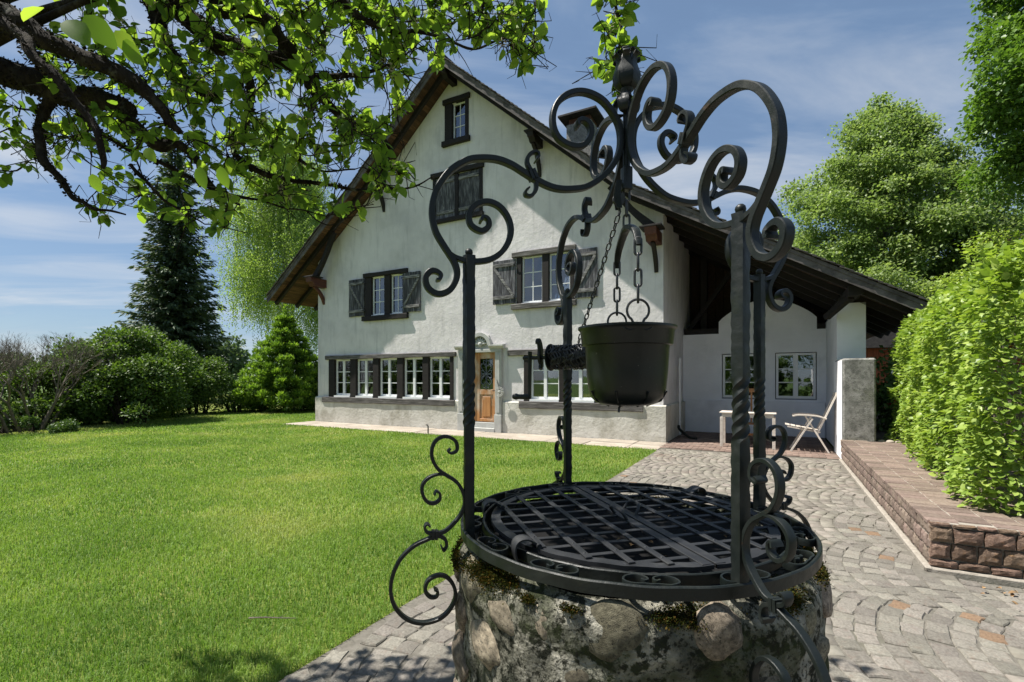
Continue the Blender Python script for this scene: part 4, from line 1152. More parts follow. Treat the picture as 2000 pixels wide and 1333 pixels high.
# ================================================================== CLIPPED HORNBEAM HEDGE ON THE TERRACE
hedge = empty('hornbeam_hedge', hw(4.7, -3.2, tz), 0)
tag(hedge, 'tall clipped bright green hornbeam hedge standing on the paved terrace', 'hedge')
hz1 = 2.66
def hedge_face(v):          # u of the face towards the path
    return 3.80 + .085 * (v + 6.2) + .05 * math.sin(v * 2.1)
pos = []; dirs = []; ups = []
hh = np.array(hedge.location)
def hedge_pts(n, side):
    out = []
    for _ in range(n):
        v = R.uniform(-6.25, -.2); f = hedge_face(v)
        t = R.random()
        if side == 'face':
            z = tz + .02 + (hz1 - tz) * R.random()
            rr = max(0, z - (hz1 - .6)) / .6
            bul = .14 * mnoise.noise((v * 1.6, z * 1.6, 1.1)) + .05 * mnoise.noise((v * 4.6, z * 4.6, 4.1))
            lowf = -.12 * max(0, 1 - (z - tz) / .35)
            d = abs(R.gauss(0, .075))
            if mnoise.noise((v * 3.1, z * 3.1, 9)) < -.18: d += R.uniform(.06, .16)
            u = f + .32 * rr ** 2 + bul + d + lowf * .6
            nrm = HU * -1 + Vector((0, 0, .25 + rr))
        elif side == 'end':
            u = R.uniform(3.85, 6.2); z = tz + .02 + (hz1 - tz) * R.random()
            rr = max(0, z - (hz1 - .7)) / .7
            bul = .13 * mnoise.noise((u * 1.6, z * 1.6, 7.1)) + .05 * mnoise.noise((u * 4.6, z * 4.6, 2.1))
            v = -6.25 + bul + abs(R.gauss(0, .065)) + .38 * rr ** 2
            if u < 4.05: v += (4.05 - u) ** 2 * 2.5
            nrm = HN * -1 + Vector((0, 0, .3 + rr))
        elif side == 'top':
            u = R.uniform(f + .1, f + 1.6); z = hz1 + .09 * mnoise.noise((u * 2, v * 2, 3.3)) - abs(R.gauss(0, .05)) + (R.random() < .06) * R.uniform(0, .12)
            e = min(u - f, .6) ; z -= .24 * max(0, 1 - e / .6) ** 2
            nrm = Vector((0, 0, 1))
        else:
            u = R.uniform(f + .12, f + 1.5); z = R.uniform(tz, hz1 - .1); nrm = Vector((R.uniform(-1, 1), R.uniform(-1, 1), .4))
        out.append((hw(u, v, z), nrm.normalized()))
    return out
pp = hedge_pts(15500, 'face') + hedge_pts(8500, 'end') + hedge_pts(4200, 'top') + hedge_pts(4000, 'in')
P = np.array([tuple(p) for p, _ in pp]) - hh; Nn = np.array([tuple(n) for _, n in pp])
k = len(P)
# leaves hang out and down, blades facing outward and up
D = Nn * .75 + rng.normal(0, .42, (k, 3)) + np.array([0, 0, -.22])
Fm = frames(D, Nn * .55 + np.array([0, 0, .95]) + rng.normal(0, .3, (k, 3)))
S = rng.uniform(.034, .084, k)
RN = np.clip(rng.normal(.5, .22, k), 0, 1)
wp = P + hh
dist = np.linalg.norm(wp - np.array([0, 0, 1.5]), axis=1)
px = 1000 + 944 * wp[:, 0] / np.maximum(wp[:, 1], .1)
order = np.argsort(np.where((px < 2000) & (np.arange(k) < 24000), dist / S, 1e9))
near = order[:300]; rest = order[300:]
def single_leaves(parent, shape, m, P, Fm, S, idx, nvar=5, name='leaf'):
    """leaf objects of their own sharing a few meshes"""
    ms = []
    for i in range(nvar):
        ms.append(npmesh(name, shape[0].copy(), [f.copy() for f in shape[1]], m, np.full(len(shape[0]), (i + .5) / nvar), smooth=True))
    for q, i in enumerate(idx):
        o = bpy.data.objects.new(name, ms[q % nvar]); COL.objects.link(o); o.parent = parent
        f = Fm[i]
        o.matrix_local = Matrix(((f[0][0] * S[i], f[1][0] * S[i], f[2][0] * S[i], P[i][0]), (f[0][1] * S[i], f[1][1] * S[i], f[2][1] * S[i], P[i][1]),
                                 (f[0][2] * S[i], f[1][2] * S[i], f[2][2] * S[i], P[i][2]), (0, 0, 0, 1)))
HLEAF = leafshape(.72, .10, .16)
single_leaves(hedge, HLEAF, M['hedge_leaf'], P, Fm, S, near)
o = put('foliage', leafmesh('foliage', HLEAF, P[rest], Fm[rest], S[rest], M['hedge_leaf'], RN[rest]), hedge); o['kind'] = 'stuff'
mb = MB()
for i in range(26):
    v = -5.7 + i * .21; u = hedge_face(v) + .75 + R.uniform(-.2, .25)
    b = hw(u, v, tz) - hedge.location
    for q in range(5):
        tip = hw(u + R.uniform(-.35, .4), v + R.uniform(-.35, .35), R.uniform(1.2, 2.3)) - hedge.location
        mid = (b + tip) / 2 + Vector((R.uniform(-.1, .1), R.uniform(-.1, .1), 0))
        mb.tube(spline([b, mid, tip], 4), [.016, .009, .004], 5)
mb.build('stem', M['grey_bark'], hedge)
# opaque twiggy core so that the hedge does not let the light through
mb = MB()
# ================================================================== TREES AND SHRUBS
def limbs(mb, base, height, spread, n=9, r0=.3, lean=(0, 0), low=.25, up=.75, sub=3):
    """trunk with side limbs; returns tips"""
    b = Vector(base); top = b + Vector((lean[0], lean[1], height))
    mid = (b + top) / 2 + Vector((R.uniform(-.2, .2), R.uniform(-.2, .2), 0)) * r0 * 2
    tr = spline([b, mid, top], 8); mb.tube(tr, [r0 * 1.25, r0 * .9, r0 * .6, r0 * .15], 8)
    tips = []
    for i in range(n):
        t = low + (up - low) * (i + R.random() * .8) / n; k = int(t * (len(tr) - 1)); p = Vector(tr[k])
        a = i * 2.4 + R.uniform(-.4, .4); L = spread * R.uniform(.6, 1.0) * (1.12 - .85 * t)
        tip = p + Vector((math.cos(a) * L, math.sin(a) * L, L * R.uniform(.45, .9)))
        md = (p + tip) / 2 + Vector((0, 0, L * .06))
        ps = spline([p, md, tip], 5); mb.tube(ps, [r0 * .42, r0 * .25, r0 * .06], 6); tips.append(tip)
        for s_ in range(sub):
            q = Vector(ps[R.randrange(4, len(ps))]); a2 = a + R.uniform(-1.2, 1.2); l2 = L * R.uniform(.25, .5)
            t2 = q + Vector((math.cos(a2) * l2, math.sin(a2) * l2, l2 * R.uniform(.1, .9)))
            mb.tube([q, (q + t2) / 2 + Vector((0, 0, l2 * .08)), t2], [r0 * .14, r0 * .09, r0 * .03], 5); tips.append(t2)
    return tips
def clump_leaves(centres, radii, n, flat=.75, shell=.55, seed=0):
    """points spread over many clumps, denser towards each clump's upper outside; returns pos, outward normals"""
    C = np.array(centres); rad = np.array(radii)
    w = rad ** 2; idx = rng.choice(len(C), n, p=w / w.sum())
    d = unit(n); d[:, 2] = np.where(rng.random(n) < .6, np.abs(d[:, 2]), d[:, 2])
    rr = shell + (1 - shell) * rng.random(n) ** .7
    rr *= 1 + .18 * rng.normal(size=n)
    off = d * (rr * rad[idx])[:, None]; off[:, 2] *= flat
    return C[idx] + off, d
def env_clumps(n, c, rx, ry, rz, r0, r1, prof=None, fill=.5):
    """clump centres inside an ellipsoid-like envelope; prof(t) scales the width over the height t in -1..1"""
    out = []; rs = []
    while len(out) < n:
        d = Vector((R.gauss(0, 1), R.gauss(0, 1), R.gauss(0, 1))).normalized() * R.uniform(fill, 1) if R.random() < .8 else Vector((R.uniform(-.7, .7), R.uniform(-.7, .7), R.uniform(-.7, .7)))
        s_ = prof(d.z) if prof else 1.0
        out.append((c[0] + d.x * rx * s_, c[1] + d.y * ry * s_, c[2] + d.z * rz)); rs.append(R.uniform(r0, r1) * (.75 + .25 * s_))
    return out, rs
def crown(parent, centres, radii, n, size, m, shape=QUADLEAF, flat=.75, droop=-.2, name='crown', shell=.55, upw=.95, base=None):
    pos, d = clump_leaves(centres, radii, n, flat, shell)
    b = np.array(parent.location)
    dirs = d * .6 + rng.normal(0, .55, (n, 3)) + np.array([0, 0, droop])
    fr = frames(dirs, d * .5 + np.array([0, 0, upw]) + rng.normal(0, .4, (n, 3)))
    S = rng.uniform(size[0], size[1], n)
    # leaf tone varies clump by clump as well as leaf by leaf
    rn = np.clip(.5 + .25 * rng.normal(size=n) + .18 * np.sin(pos[:, 0] * 1.7) * np.sin(pos[:, 2] * 1.9 + pos[:, 1]), 0, 1)
    return put(name, leafmesh(name, shape, pos - b, fr, S, m, rn), parent)

def broadleaf(name, label, cat, base, h, rx, ry, rz, cz, nl, nleaf, size, m, r0, bark='grey_bark', cr=(.8, 1.6), prof=None, lean=(0, 0), group=None, low=.2, shell=.5):
    t = empty(name, base); tag(t, label, cat, group)
    mb = MB(); limbs(mb, (0, 0, -.1), h * .86, max(rx, ry) * .72, n=13, r0=r0, lean=lean, low=low, up=.92, sub=5)
    mb.build('trunk', M[bark], t, smooth=60)
    c, rs = env_clumps(nl, (base[0] + lean[0] * .6, base[1] + lean[1] * .6, base[2] + cz), rx, ry, rz, cr[0], cr[1], prof)
    crown(t, c, rs, nleaf, size, m, shell=shell)
    return t
# big lime-like tree behind the porch roof (apex left of centre, spreading skirt)
pr = lambda z: 1.0 if z < -.1 else max(.22, 1 - ((z + .1) / 1.1) ** 1.5 * .80)
broadleaf('lime_tree', 'large light green leafy tree rising behind the porch roof', 'tree', (24.5, 30.5, 0), 19.5, 8.3, 5.5, 8.9, 10.2, 460, 220000, (.12, .24), M['lime_leaf'], .45, cr=(.7, 1.5), prof=pr, lean=(-1.6, 0), shell=.12)
# maple hanging into the top right corner
broadleaf('maple_tree', 'dense dark green maple crown reaching into the top right corner', 'tree', (20.6, 15.8, 0), 18.5, 4.7, 4.4, 6.2, 13.2, 190, 115000, (.11, .22), M['maple_leaf'], .3, cr=(.6, 1.15), bark='bark', low=.4)
# copper toned tree and pale shrubs between hedge and lime
broadleaf('copper_tree', 'bronze leaved small tree between the light green tree and the hedge top', 'tree', (27.5, 27.5, 0), 9.5, 2.6, 2.2, 2.2, 8.0, 26, 9000, (.10, .2), M['copper_leaf'], .14, cr=(.5, .9))
broadleaf('pale_tree', 'yellowish green tree low behind the clipped hedge at the right edge', 'tree', (20.5, 19.0, 0), 6.8, 3.2, 2.6, 2.6, 4.4, 30, 16000, (.09, .18), M['hedge_leaf'], .14, cr=(.6, 1.1))
broadleaf('filler_tree', 'green tree filling the gap beyond the porch eave and hedge', 'tree', (16.8, 23.5, 0), 7.6, 3.6, 2.6, 3.0, 4.2, 34, 20000, (.10, .2), M['tree_leaf'], .16, cr=(.7, 1.2))
# weeping birch
def birch(base, h, rx, ns, label):
    t = empty('weeping_birch', base); tag(t, label, 'tree')
    mb = MB(); tips = limbs(mb, (0, 0, -.1), h * .92, rx * .9, n=16, r0=.2, low=.3, up=.97, sub=4)
    mb.build('trunk', M['birch_bark'], t, smooth=60)
    P = []; 
    for i in range(ns):
        tp = tips[R.randrange(len(tips))]
        p = Vector(tp) + Vector((R.gauss(0, .55), R.gauss(0, .55), R.gauss(0, .4)))
        L = R.uniform(1.2, 4.6) * (.6 + .6 * min(1, p.z / h)); L = min(L, max(.4, p.z - R.uniform(.6, 2.2)))
        k = int(L / .06); dx, dy = R.uniform(-.15, .15), R.uniform(-.15, .15)
        for q in range(k):
            s_ = q / max(1, k); P.append((p.x + dx * s_ + .05 * math.sin(q * .5) + R.gauss(0, .06), p.y + dy * s_ + R.gauss(0, .06), p.z - L * s_ + .35 * math.sin(min(1, s_ * 4) * PI / 2) - .35))
    P = np.array(P); n = len(P)
    D = rng.normal(0, .5, (n, 3)) + np.array([0, 0, -.9])
    put('crown', leafmesh('crown', QUADLEAF, P, frames(D, rng.normal(0, 1, (n, 3))), rng.uniform(.055, .11, n), M['birch_leaf'], np.clip(rng.normal(.5, .25, n), 0, 1)), t)
birch((-13.6, 29.0, 0), 18.5, 4.7, 4600, 'tall weeping birch with hanging light green strands beside the house')
# spruce
def spruce(base, h, r, label, levels=60):
    t = empty('spruce', base); tag(t, label, 'tree')
    mb = MB(); mb.tube([(0, 0, -.1), (0, 0, h * .5), (0, 0, h)], [r * .09, r * .055, .02], 8)
    P = []; D = []; S = []
    for i in range(levels):
        f = i / levels; z = h * (.07 + .93 * f); L = r * (1 - f) ** .8 * R.uniform(.8, 1.12) + .12
        nb = 5 + int(8 * (1 - f))
        for b in range(nb):
            a = b * 2 * PI / nb + i * .8 + R.uniform(-.25, .25); ll = L * R.uniform(.6, 1.12)
            pts = [np.array((math.cos(a) * ll * q, math.sin(a) * ll * q, z - ll * (.30 * q - .22 * q * q) + .0)) for q in np.linspace(0, 1, 7)]
            if ll > .5: mb.tube(pts[::2], [.022, .012, .005], 4)
            m_ = max(12, int(ll * 48))
            for q in range(m_):
                s_ = (q + R.random()) / m_; p = np.array((math.cos(a) * ll * s_, math.sin(a) * ll * s_, z - ll * (.30 * s_ - .22 * s_ * s_)))
                w = .28 * ll * (1 - s_ * .8) * R.uniform(-1, 1)
                p = p + np.array((-math.sin(a) * w, math.cos(a) * w, -abs(w) * .35 - R.uniform(0, .16)))
                P.append(p); D.append((math.cos(a) * .8 - math.sin(a) * w * 1.5, math.sin(a) * .8 + math.cos(a) * w * 1.5, R.uniform(-.7, .15))); S.append(R.uniform(.22, .46))
    mb.build('trunk', M['bark'], t)
    P = np.array(P); D = np.array(D); n = len(P)
    sh = (np.array([(0, 0, 0), (-.17, .45, .02), (0, 1, -.05), (.17, .45, .02)], float), [np.array([(0, 1, 2), (0, 2, 3)])])
    put('crown', leafmesh('crown', sh, P, frames(D, np.array([0, 0, 1.]) + rng.normal(0, .5, (n, 3))), np.array(S), M['needle'], np.clip(rng.normal(.45, .25, n), 0, 1)), t)
spruce((-22.3, 32, 0), 17.6, 3.5, 'tall dark spruce standing left of the birch')
# bright conical conifer by the house
def cone_shrub(base, h, r, label, nleaf=70000):
    t = empty('conical_conifer', base); tag(t, label, 'shrub')
    mb = MB(); mb.tube([(0, 0, 0), (0, 0, h * .8)], [.12, .03], 6); mb.build('trunk', M['bark'], t)
    C = []; rs = []
    tiers = 13
    for i in range(tiers):
        f = i / tiers; z = h * (.05 + .90 * f); rt = r * (1 - f) ** .86 * R.uniform(.9, 1.08) + .06
        for b in range(int(5 + 11 * (1 - f))):
            a = b * 2 * PI / int(5 + 11 * (1 - f)) + i * .7 + R.uniform(-.25, .25); q = rt * R.uniform(.78, 1.10)
            for t_ in (.55, .8, 1.0):      # each bough rises towards its tip
                C.append((base[0] + math.cos(a) * q * t_, base[1] + math.sin(a) * q * t_, z + .16 * (t_ - .5) * rt + R.uniform(-.04, .04)))
                rs.append((.34 - .12 * t_) * (1 - f * .5) * R.uniform(.8, 1.15))
    for i in range(4): C.append((base[0], base[1], h * (.93 + .03 * i))); rs.append(.12 - .02 * i)
    pos, d = clump_leaves(C, rs, nleaf, 1.0, .6)
    pos[:, 2] = np.maximum(pos[:, 2], .05)
    dirs = d * .7 + rng.normal(0, .35, (nleaf, 3)) + np.array([0, 0, .45])
    sh = (np.array([(0, 0, 0), (-.2, .5, .03), (0, 1, -.02), (.2, .5, .03)], float), [np.array([(0, 1, 2), (0, 2, 3)])])
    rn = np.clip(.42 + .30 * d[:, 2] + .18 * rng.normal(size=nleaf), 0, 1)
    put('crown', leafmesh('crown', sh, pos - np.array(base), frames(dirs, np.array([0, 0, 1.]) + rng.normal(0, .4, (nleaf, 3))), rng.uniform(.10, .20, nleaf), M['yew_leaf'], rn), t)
cone_shrub((-10.6, 22.6, 0), 4.75, 2.15, 'bright green cone shaped conifer at the left corner of the house')
cone_shrub((-8.4, 23.4, 0), 2.7, 1.2, 'low bright green conifer close against the left house corner', 9000)
# leafy shrubs and hedges along the left border
def shrub(base, rx, ry, h, nl, nleaf, size, m, label, cat='shrub', name='garden_shrub', cr=(.3, .6), shape=QUADLEAF, stems=10):
    t = empty(name, base); tag(t, label, cat)
    mb = MB()
    for i in range(stems):
        a = R.uniform(0, 2 * PI); q = R.uniform(.1, .7)
        b = Vector((math.cos(a) * rx * .25, math.sin(a) * ry * .25, 0)); tip = Vector((math.cos(a) * rx * q, math.sin(a) * ry * q, h * R.uniform(.55, .85)))
        mb.tube(spline([b, (b + tip) / 2 + Vector((R.uniform(-.1, .1), R.uniform(-.1, .1), .1)), tip], 4), [.04, .025, .008], 5)
    mb.build('stem', M['bark'], t)
    C = []; rs = []
    for i in range(nl):
        a = R.uniform(0, 2 * PI); t_ = R.random(); k = math.sqrt(R.uniform(.25, 1)) * (1 - abs(2 * t_ - .85) ** 3.2 * .55 if t_ > .4 else 1.0)
        C.append((base[0] + math.cos(a) * rx * k, base[1] + math.sin(a) * ry * k, base[2] + h * (.06 + .82 * t_))); rs.append(R.uniform(*cr))
    pos, d = clump_leaves(C, rs, nleaf, .85, .5)
    pos[:, 2] = np.maximum(pos[:, 2], base[2] + .04)
    dirs = d * .6 + rng.normal(0, .5, (nleaf, 3)) + np.array([0, 0, .1])
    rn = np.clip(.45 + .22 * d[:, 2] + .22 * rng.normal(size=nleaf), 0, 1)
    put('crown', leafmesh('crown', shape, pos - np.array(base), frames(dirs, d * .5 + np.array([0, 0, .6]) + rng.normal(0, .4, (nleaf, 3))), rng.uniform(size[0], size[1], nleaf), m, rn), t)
    return t
shrub((-13.6, 17.2, 0), 1.9, 2.2, 3.35, 60, 24000, (.07, .15), M['laurel_leaf'], 'large dark green leafy shrub between the bare shrub and the spruce')
shrub((-12.6, 16.0, 0), 1.5, 1.2, 2.1, 30, 12000, (.06, .12), M['laurel_leaf'], 'lower sunlit leafy shrub right behind the bare branches')
shrub((-14.6, 20.2, 0), 1.5, 1.5, 3.0, 34, 13000, (.07, .14), M['dark_leaf'], 'dark leafy shrub deep behind the large green one')
shrub((-13.5, 20.8, 0), 1.25, 1.2, 2.55, 30, 14000, (.06, .12), M['laurel_leaf'], 'rounded green shrub below the spruce')
shrub((-12.4, 21.6, 0), .85, .8, 1.35, 16, 5000, (.05, .10), M['dark_leaf'], 'small dark shrub at the lawn edge right of the rounded one')
shrub((-13.3, 24.5, 0), .8, .7, 1.5, 14, 4500, (.05, .10), M['hedge_leaf'], 'small light green shrub in the gap beside the conical conifer')
shrub((-13.2, 18.6, 0), .7, .5, .35, 10, 2500, (.04, .08), M['hedge_leaf'], 'low light green ground plant at the lawn edge', 'plant', 'ground_plant', cr=(.12, .22), stems=3)
shrub((-13.7, 13.4, 0), 1.5, .8, .35, 16, 6500, (.04, .08), M['dark_leaf'], 'low dark edging plants beneath the bare shrub', 'plant', 'ground_plant', cr=(.15, .25), stems=3)
shrub((-14.6, 14.9, 0), 1.4, 1.2, 1.9, 26, 9000, (.06, .12), M['laurel_leaf'], 'green shrub showing through the bare branches at the left edge')
# bare branching shrub, clipped flat on top
def bare_shrub(base, h, r, label, stems=7, cols='grey_bark', depth=6):
    t = empty('bare_shrub', base); tag(t, label, 'shrub')
    mb = MB(); tw = MB()
    def grow(p, d, L, rad, lev):
        q = p + d * L
        if q.z > h: q.z = h + R.uniform(-.05, .03)
        bend = (p + q) / 2 + Vector((R.uniform(-1, 1), R.uniform(-1, 1), R.uniform(-1, 1))) * L * .09
        (mb if lev < 3 else tw).tube([p, bend, q], [rad, rad * .85, rad * .68], 5 if lev < 3 else 3, cap=False)
        if lev >= depth or q.z > h - .02: return
        for _ in range(R.choice([2, 3, 3] if lev < 4 else [2, 3])):
            nd = (d + Vector((R.uniform(-1, 1), R.uniform(-1, 1), R.uniform(-.25, .75))) * .72).normalized()
            if nd.z < 0: nd.z *= .3
            grow(q, nd, L * R.uniform(.55, .82), rad * .60, lev + 1)
    for i in range(stems):
        a = i * 2 * PI / stems + R.uniform(-.3, .3)
        b = Vector((math.cos(a) * r * .45 * R.random(), math.sin(a) * r * .45 * R.random(), 0))
        grow(b, Vector((math.cos(a) * .45, math.sin(a) * .45, 1)).normalized(), h * .30, .045, 0)
    mb.build('stem', M[cols], t, smooth=60); tw.build('twigs', M[cols], t)
bare_shrub((-13.9, 14.0, 0), 2.95, 1.4, 'leafless grey branching shrub clipped flat at the left edge', stems=9, depth=7)
bare_shrub((-15.2, 15.2, 0), 3.0, 1.2, 'leafless shrub half hidden behind the clipped bare one', stems=5)
shrub((-17.2, 17.0, 0), 2.2, 4.5, 2.3, 50, 16000, (.08, .16), M['dark_leaf'], 'long dark shrub closing the view behind the bare branches')
# trees at the viewer's back, seen only mirrored in the porch windows
broadleaf('garden_tree', 'leafy tree behind the viewer, mirrored in the porch windows', 'tree', (-6.5, -9.5, 0), 8, 3.6, 3.0, 3.4, 4.4, 30, 9000, (.16, .30), M['tree_leaf'], .18, cr=(.8, 1.3))
broadleaf('garden_tree', 'second leafy tree behind the viewer, nearer the path', 'tree', (0.5, -11.5, 0), 9, 4.2, 3.0, 3.8, 4.8, 32, 9000, (.16, .30), M['tree_leaf'], .2, cr=(.8, 1.4))
shrub((-5.5, -7.0, 0), 3.6, .9, 3.3, 44, 12000, (.10, .2), M['laurel_leaf'], 'dense hedge behind the viewer, mirrored in the porch windows')
shrub((1.5, -8.0, 0), 3.0, .9, 3.0, 36, 9000, (.10, .2), M['laurel_leaf'], 'second hedge behind the viewer closing the garden')
# left border going on towards the viewer, seen only mirrored in the windows
for i, (x, y, h) in enumerate(((-15.6, 10.2, 3.2), (-15.8, 6.6, 3.6))):
    shrub((x, y, 0), 1.9, 1.9, h, 34, 8000, (.10, .2), M['laurel_leaf'], ['leafy border shrub left of the picture, mirrored in the ground floor windows', 'taller border shrub further left, mirrored in the ground floor windows'][i])
# distant trees on the horizon through the gap on the left
for i, (x, y, h, r) in enumerate(((-58, 100, 9, 5), (-66, 112, 10, 6))):
    t = empty('distant_tree', (x, y, 0)); tag(t, ['far tree on the horizon in the gap beside the conical conifer', 'taller far tree on the horizon behind the rounded shrub'][i], 'tree', 'far trees on the horizon')
    mb = MB(); mb.tube([(0, 0, -.1), (0, 0, h * .6)], [.35, .15], 6); mb.build('trunk', M['bark'], t)
    c, rs = env_clumps(18, (x, y, h * .58), r * .8, r * .6, h * .4, 1.2, 2.2); crown(t, c, rs, 2200, (.5, 1.0), M['far_leaf'])
# dark shrub with red flowers under the eave behind the buttress
rh = shrub(tuple(hw(5.1, 1.6, .36)), 1.0, .9, 1.7, 26, 6000, (.07, .13), M['dark_leaf'], 'dark shrub with a few red blossoms behind the buttress', name='flowering_shrub')
for (u, v, z) in ((4.42, .9, 1.22), (4.5, .85, 1.02), (4.40, .95, .92)):
    mb = MB()
    for q in range(16):
        d = Vector((R.gauss(0, 1), R.gauss(0, 1), R.gauss(0, 1))).normalized() * .06
        mb.ball(d, .035, 6, (1, 1, .6))
    mb.build('blossom', M['petal'], rh, smooth=True, loc=hw(u, v, z) - rh.location)
shrub(tuple(hw(6.2, 3.6, .36)), 1.3, 1.0, 2.6, 26, 7000, (.08, .15), M['dark_leaf'], 'dark evergreen shrub in the shade beyond the porch roof')
# red timber house beyond the garden
rhs = empty('red_house', (17.6, 19.6, 0), -TH); tag(rhs, 'reddish brown timber house half hidden behind the hedge', 'house')
MB().box(-3, 5, 0, 5, 0, 2.9).build('wall', M['dark_inside'], rhs)
for i in range(40): MB().box(-3 + i * .2, -3 + i * .2 + .19, -.03, -.003, .2, 2.9, ch=.004).build('board', M['red_boards'], rhs)
wd = MB().box(-1.8, -.8, -.06, -.032, 1.0, 2.2).build('window', M['white_paint'], rhs); MB().box(-1.72, -.88, -.07, -.061, 1.08, 2.12).build('pane', M['glass'], wd)
MB().prism([(-3.4, -.5, 2.8), (1, -.5, 5.0), (5.4, -.5, 2.8)], (0, 6, 0)).build('roof', M['tile'], rhs)
# ================================================================== STONE WELL
MAIN= [(0.68, 1.818), (0.669, 1.821), (0.666, 1.836), (0.68, 1.846), (0.699, 1.845), (0.714, 1.825), (0.709, 1.796), (0.69, 1.778), (0.665, 1.774), (0.635, 1.789), (0.616, 1.822), (0.613, 1.852), (0.623, 1.881), (0.64, 1.907), (0.661, 1.938), (0.68, 1.97), (0.691, 2.007), (0.694, 2.045), (0.686, 2.092), (0.665, 2.136), (0.635, 2.176), (0.597, 2.206), (0.562, 2.223), (0.518, 2.231), (0.474, 2.231), (0.428, 2.219), (0.387, 2.199), (0.35, 2.181), (0.303, 2.163), (0.265, 2.156), (0.221, 2.158), (0.162, 2.171), (0.112, 2.201), (0.072, 2.238), (0.041, 2.284), (0.026, 2.328), (0.025, 2.375), (0.036, 2.415), (0.062, 2.454), (0.097, 2.486), (0.142, 2.502), (0.187, 2.502), (0.231, 2.484), (0.264, 2.452), (0.281, 2.409), (0.279, 2.364), (0.26, 2.33), (0.226, 2.312), (0.192, 2.309), (0.162, 2.322), (0.142, 2.35), (0.14, 2.378), (0.152, 2.399), (0.172, 2.406), (0.192, 2.394), (0.189, 2.376)]
CIRC = [(0.644, 1.914), (0.618, 1.896), (0.592, 1.888), (0.571, 1.886), (0.54, 1.887), (0.5, 1.897), (0.465, 1.921), (0.44, 1.958), (0.431, 1.998), (0.44, 2.037), (0.465, 2.07), (0.496, 2.085), (0.527, 2.084), (0.558, 2.066), (0.573, 2.039), (0.571, 2.013), (0.558, 1.997), (0.531, 1.988), (0.509, 2.003), (0.507, 2.023), (0.516, 2.033), (0.529, 2.032), (0.534, 2.018)]
CLASP = [(0.343, 2.242), (0.334, 2.256), (0.338, 2.271), (0.355, 2.269), (0.371, 2.252), (0.373, 2.229), (0.359, 2.204), (0.343, 2.175), (0.343, 2.144), (0.359, 2.122), (0.378, 2.122), (0.38, 2.135), (0.369, 2.145)]
SA = [(0.634, 1.273), (0.642, 1.263), (0.629, 1.257), (0.613, 1.267), (0.616, 1.293), (0.636, 1.309), (0.662, 1.311), (0.685, 1.295), (0.695, 1.265), (0.69, 1.234), (0.672, 1.205), (0.647, 1.186), (0.616, 1.164), (0.595, 1.132), (0.587, 1.095), (0.598, 1.06), (0.621, 1.031), (0.652, 1.005), (0.687, 1.0), (0.71, 1.007), (0.717, 1.023), (0.71, 1.033), (0.7, 1.026)]
SB = [(0.647, 1.187), (0.677, 1.19), (0.707, 1.179), (0.725, 1.155), (0.722, 1.124), (0.707, 1.103), (0.687, 1.098), (0.67, 1.108), (0.668, 1.126), (0.68, 1.137), (0.687, 1.125)]
SC = [(0.664, 0.957), (0.657, 0.944), (0.647, 0.956), (0.652, 0.979), (0.677, 0.992), (0.712, 0.982), (0.752, 0.965), (0.792, 0.929), (0.816, 0.881), (0.823, 0.832), (0.813, 0.786), (0.787, 0.748), (0.752, 0.724), (0.712, 0.716), (0.667, 0.725), (0.636, 0.75), (0.618, 0.788), (0.624, 0.825), (0.647, 0.856), (0.677, 0.864), (0.707, 0.85), (0.715, 0.82), (0.7, 0.798), (0.68, 0.796), (0.675, 0.813), (0.687, 0.822)]
well = empty('well', WELL, WELL_ROT)
tag(well, 'round well of grey boulders set in rough mossy mortar in the foreground', 'well')
RW, ZT = .60, .955
mb = MB(); na, nz = 150, 52; vs = []; fs = []
def wallr(a, z):
    c, s_ = math.cos(a), math.sin(a)
    n1 = mnoise.fractal((c * 2.2, s_ * 2.2, z * 2.6), 1.0, 2.0, 4); n2 = mnoise.fractal((c * 7, s_ * 7, z * 9), 1.0, 2.0, 3)
    edge = max(0, (z - (ZT - .07)) / .07)
    return RW + .022 * n1 + .010 * n2 - .05 * edge ** 2
for j in range(nz + 1):
    z = -.02 + (ZT + .02) * j / nz
    for i in range(na):
        a = 2 * PI * i / na; r = wallr(a, z); vs.append((r * math.cos(a), r * math.sin(a), z))
for j in range(nz):
    for i in range(na):
        k = (i + 1) % na; fs.append((j * na + i, j * na + k, (j + 1) * na + k, (j + 1) * na + i))
o0 = nz * na
for ring, (rr, zz) in enumerate(((.555, ZT - .015), (.53, ZT - .10), (.46, ZT - .13), (.46, .3))):
    b = len(vs)
    for i in range(na):
        a = 2 * PI * i / na; vs.append((rr * math.cos(a), rr * math.sin(a), zz + .008 * mnoise.noise((a * 5, rr * 9, 1))))
    for i in range(na):
        k = (i + 1) % na; fs.append((o0 + i, o0 + k, b + k, b + i))
    o0 = b
mb.add(vs, fs); mb.build('mortar_wall', M['mortar'], well, smooth=True)
def boulder(seed):
    bm = bmesh.new(); bmesh.ops.create_icosphere(bm, subdivisions=3, radius=1)
    for v in bm.verts:
        d = v.co.normalized(); n = mnoise.fractal(d * 1.1 + Vector((seed * 3.1, seed, 0)), 1, 2, 2); n2 = mnoise.noise(d * 3.5 + Vector((seed, 0, 5)))
        v.co = d * (1 + .22 * n + .04 * n2)
    me = bpy.data.meshes.new('stone'); bm.to_mesh(me); bm.free(); me.materials.append(M['stone'])
    me.polygons.foreach_set('use_smooth', [True] * len(me.polygons))
    return me
BOULD = [boulder(i + 1) for i in range(9)]
